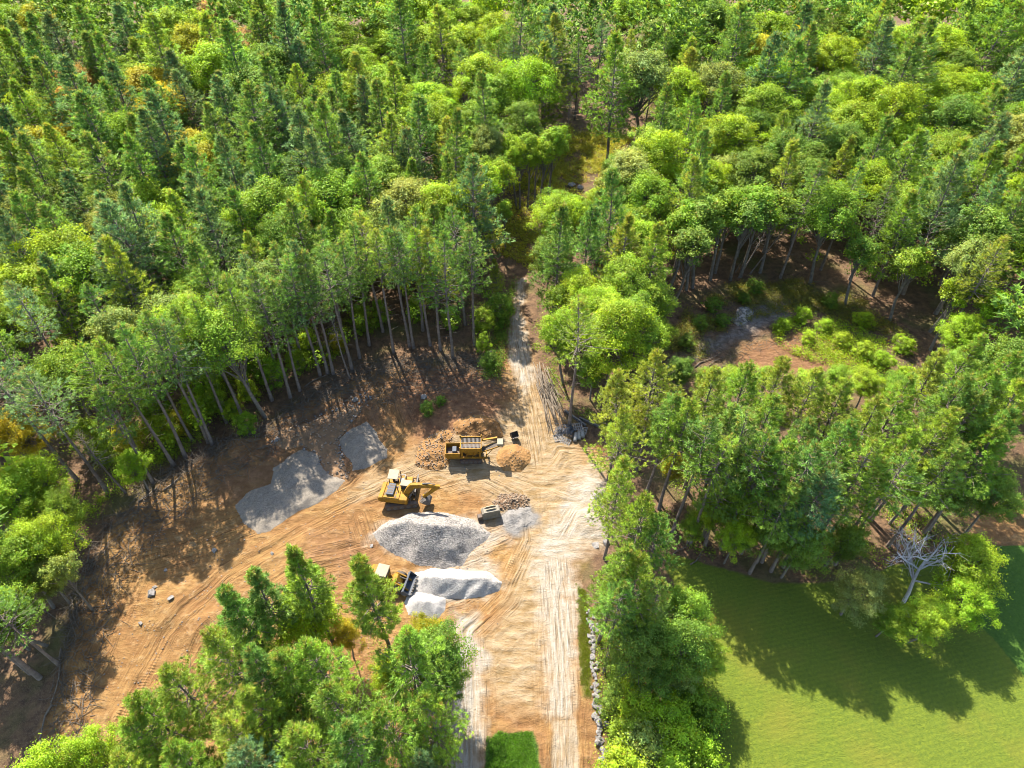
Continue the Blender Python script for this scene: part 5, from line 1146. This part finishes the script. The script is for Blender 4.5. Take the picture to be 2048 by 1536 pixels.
for u, v, h in ((1560, 662, 2.6), (1600, 645, 3.0), (1640, 660, 2.6), (1680, 690, 2.8), (1610, 685, 2.4), (1720, 720, 3.0), (1770, 735, 3.2), (1810, 760, 3.2), (1840, 790, 3.6), (1440, 650, 2.5), (1400, 650, 2.4), (1380, 690, 2.6), (1500, 585, 2.8), (1480, 600, 2.2), (1660, 620, 3.0), (1720, 650, 3.0), (1420, 620, 3.0), (1790, 700, 3.2)):
    hand('bush', u, v, h, C_LEAFL if v > 640 and u > 1550 else C_LEAFD, base=True, sxy=1.35)
label_trees()
for u, v, h, c, lb in ((860, 825, 2.2, C_LEAFD, 'dark low shrub on the shaded soil above the yard'), (885, 812, 1.6, C_LEAFD, 'small dark shrub beside the dark low shrub'), (500, 870, 3.5, C_LEAF, 'green sapling shrub right of the forked oak'), (470, 840, 3.0, C_LEAFL, 'lime shrub under the forked oak'), (990, 730, 3.0, C_LEAFD, 'dark shrub at the track corner'), (2010, 1020, 3.0, C_LEAFD, 'dark round shrub on the brown strip above the neighbouring lawn')):
    g_ = G(u, v); plant('shrub', random.choice(BUSH), g_[0], g_[1], h / 5, c, lb, 'shrub', 'shrubs at the wood edges', sxy=1.3)
def blades(name, P, n, L, col, label, seed):
    g = np.random.default_rng(seed); xy = g.uniform(P.min(0), P.max(0), (n * 3, 2)); d_ = sdf(P, xy) + (fbm(xy[:, 0] * 1.5, xy[:, 1] * 1.5, 3) - .5) * 1.2; xy = xy[g.random(len(xy)) < sstep(-.1, .5, d_)][:n]; m = len(xy)
    C = np.column_stack([xy, height(xy)]); D = unit(g.normal(0, .5, (m, 3)) + [0, 0, 1]); Nn = unit(g.normal(0, 1, (m, 3)))
    lv = Leaves(); lv.add(C, D, Nn, L * g.uniform(.6, 1.4, m), .05, np.column_stack([g.uniform(.2, .9, m), np.zeros(m), g.uniform(0, .5, m), np.ones(m)]), False)
    o = mobj(name, lv.mesh(name, M_leaf)); o.color = rgba(col); tag(o, label, 'grass', kind='stuff')
blades('grass', PATCH, 30000, .28, (0.085, 0.200, 0.018), 'vivid green grass rectangle beside the driveway', 31)
blades('verge_grass', VERGE, 9000, .16, (0.12, 0.16, 0.015), 'short grass on the verge along the stone wall', 32)
def sticks(name, P, n, seed, label, up=.35, Lm=3.0, r=.045):
    g = np.random.default_rng(seed); xy = g.uniform(P.min(0), P.max(0), (n * 8, 2)); xy = xy[inside(P, xy)][:n]; tb = Tubes(); zz = height(xy)
    for (x, y), z in zip(xy, zz):
        a = g.uniform(0, 6.28); L = g.uniform(.4, Lm); tb.add([[x, y, z + .05], [x + math.cos(a) * L, y + math.sin(a) * L, z + g.uniform(.03, up)]], [r, .015], 3)
    o = mobj(name, tb.mesh(name, M_pole)); tag(o, label, 'brushwood', kind='stuff')
sticks('brushwood', poly([(1330, 720), (1390, 640), (1500, 580), (1650, 580), (1780, 640), (1870, 740), (1800, 740), (1700, 690), (1560, 690), (1450, 740)]), 900, 91, 'broken brown slash strewn over the weedy clearing', .5)
bank = [(140, 1330), (160, 1200), (215, 1080), (300, 980), (400, 928), (530, 868), (640, 790), (740, 748), (860, 725), (985, 735)]
sticks('brushwood', poly([(u - 14, v - 14) for u, v in bank] + [(u + 12, v + 16) for u, v in bank[::-1]]), 1500, 92, 'windrow of broken branches along the cleared forest edge', .9, 2.6, .05)
for u, v, k, tl, lb in ((1478, 556, 0, (0.0, 0.22), 'bare grey dead stem leaning right behind the weedy clearing'), (1500, 548, 1, (0.05, 0.30), 'second leaning dead stem behind the weedy clearing'), (250, 985, 2, (0.0, -0.1), 'thin bare dead stem beside the sapling on the bank'), (700, 760, 3, (0.02, -.04), 'bare dead pine stem above the rubble bank'), (1130, 300, 1, (0, .03), 'bare dead stem standing in the upper clearing')):
    g_ = G(u, v); o = mobj('bare_stem', PINE_E[k][1], None, (g_[0], g_[1], hz(g_[0], g_[1]) - .1)); o.scale = (.6, .6, .55); o.rotation_euler = (tl[0], tl[1], 0); tag(o, lb, 'dead tree')
# twigs and litter on the shaded floor
g = np.random.default_rng(77); P = poly([(60, 1560), (150, 1180), (300, 950), (520, 850), (700, 720), (1000, 700), (1010, 780), (830, 800), (640, 860), (420, 990), (250, 1150), (190, 1400), (150, 1560)])
xy = g.uniform(P.min(0), P.max(0), (14000, 2)); xy = xy[inside(P, xy)][:2600]; tb = Tubes(); zz = height(xy)
for (x, y), z in zip(xy, zz):
    a = g.uniform(0, 6.28); L = g.uniform(.4, 3.2); tb.add([[x, y, z + .05], [x + math.cos(a) * L, y + math.sin(a) * L, z + g.uniform(.03, .35)]], [.045, .015], 3)
o = mobj('twigs', tb.mesh('twigs', M_pole)); tag(o, 'broken twigs littering the cleared forest edge', 'twigs', kind='stuff')
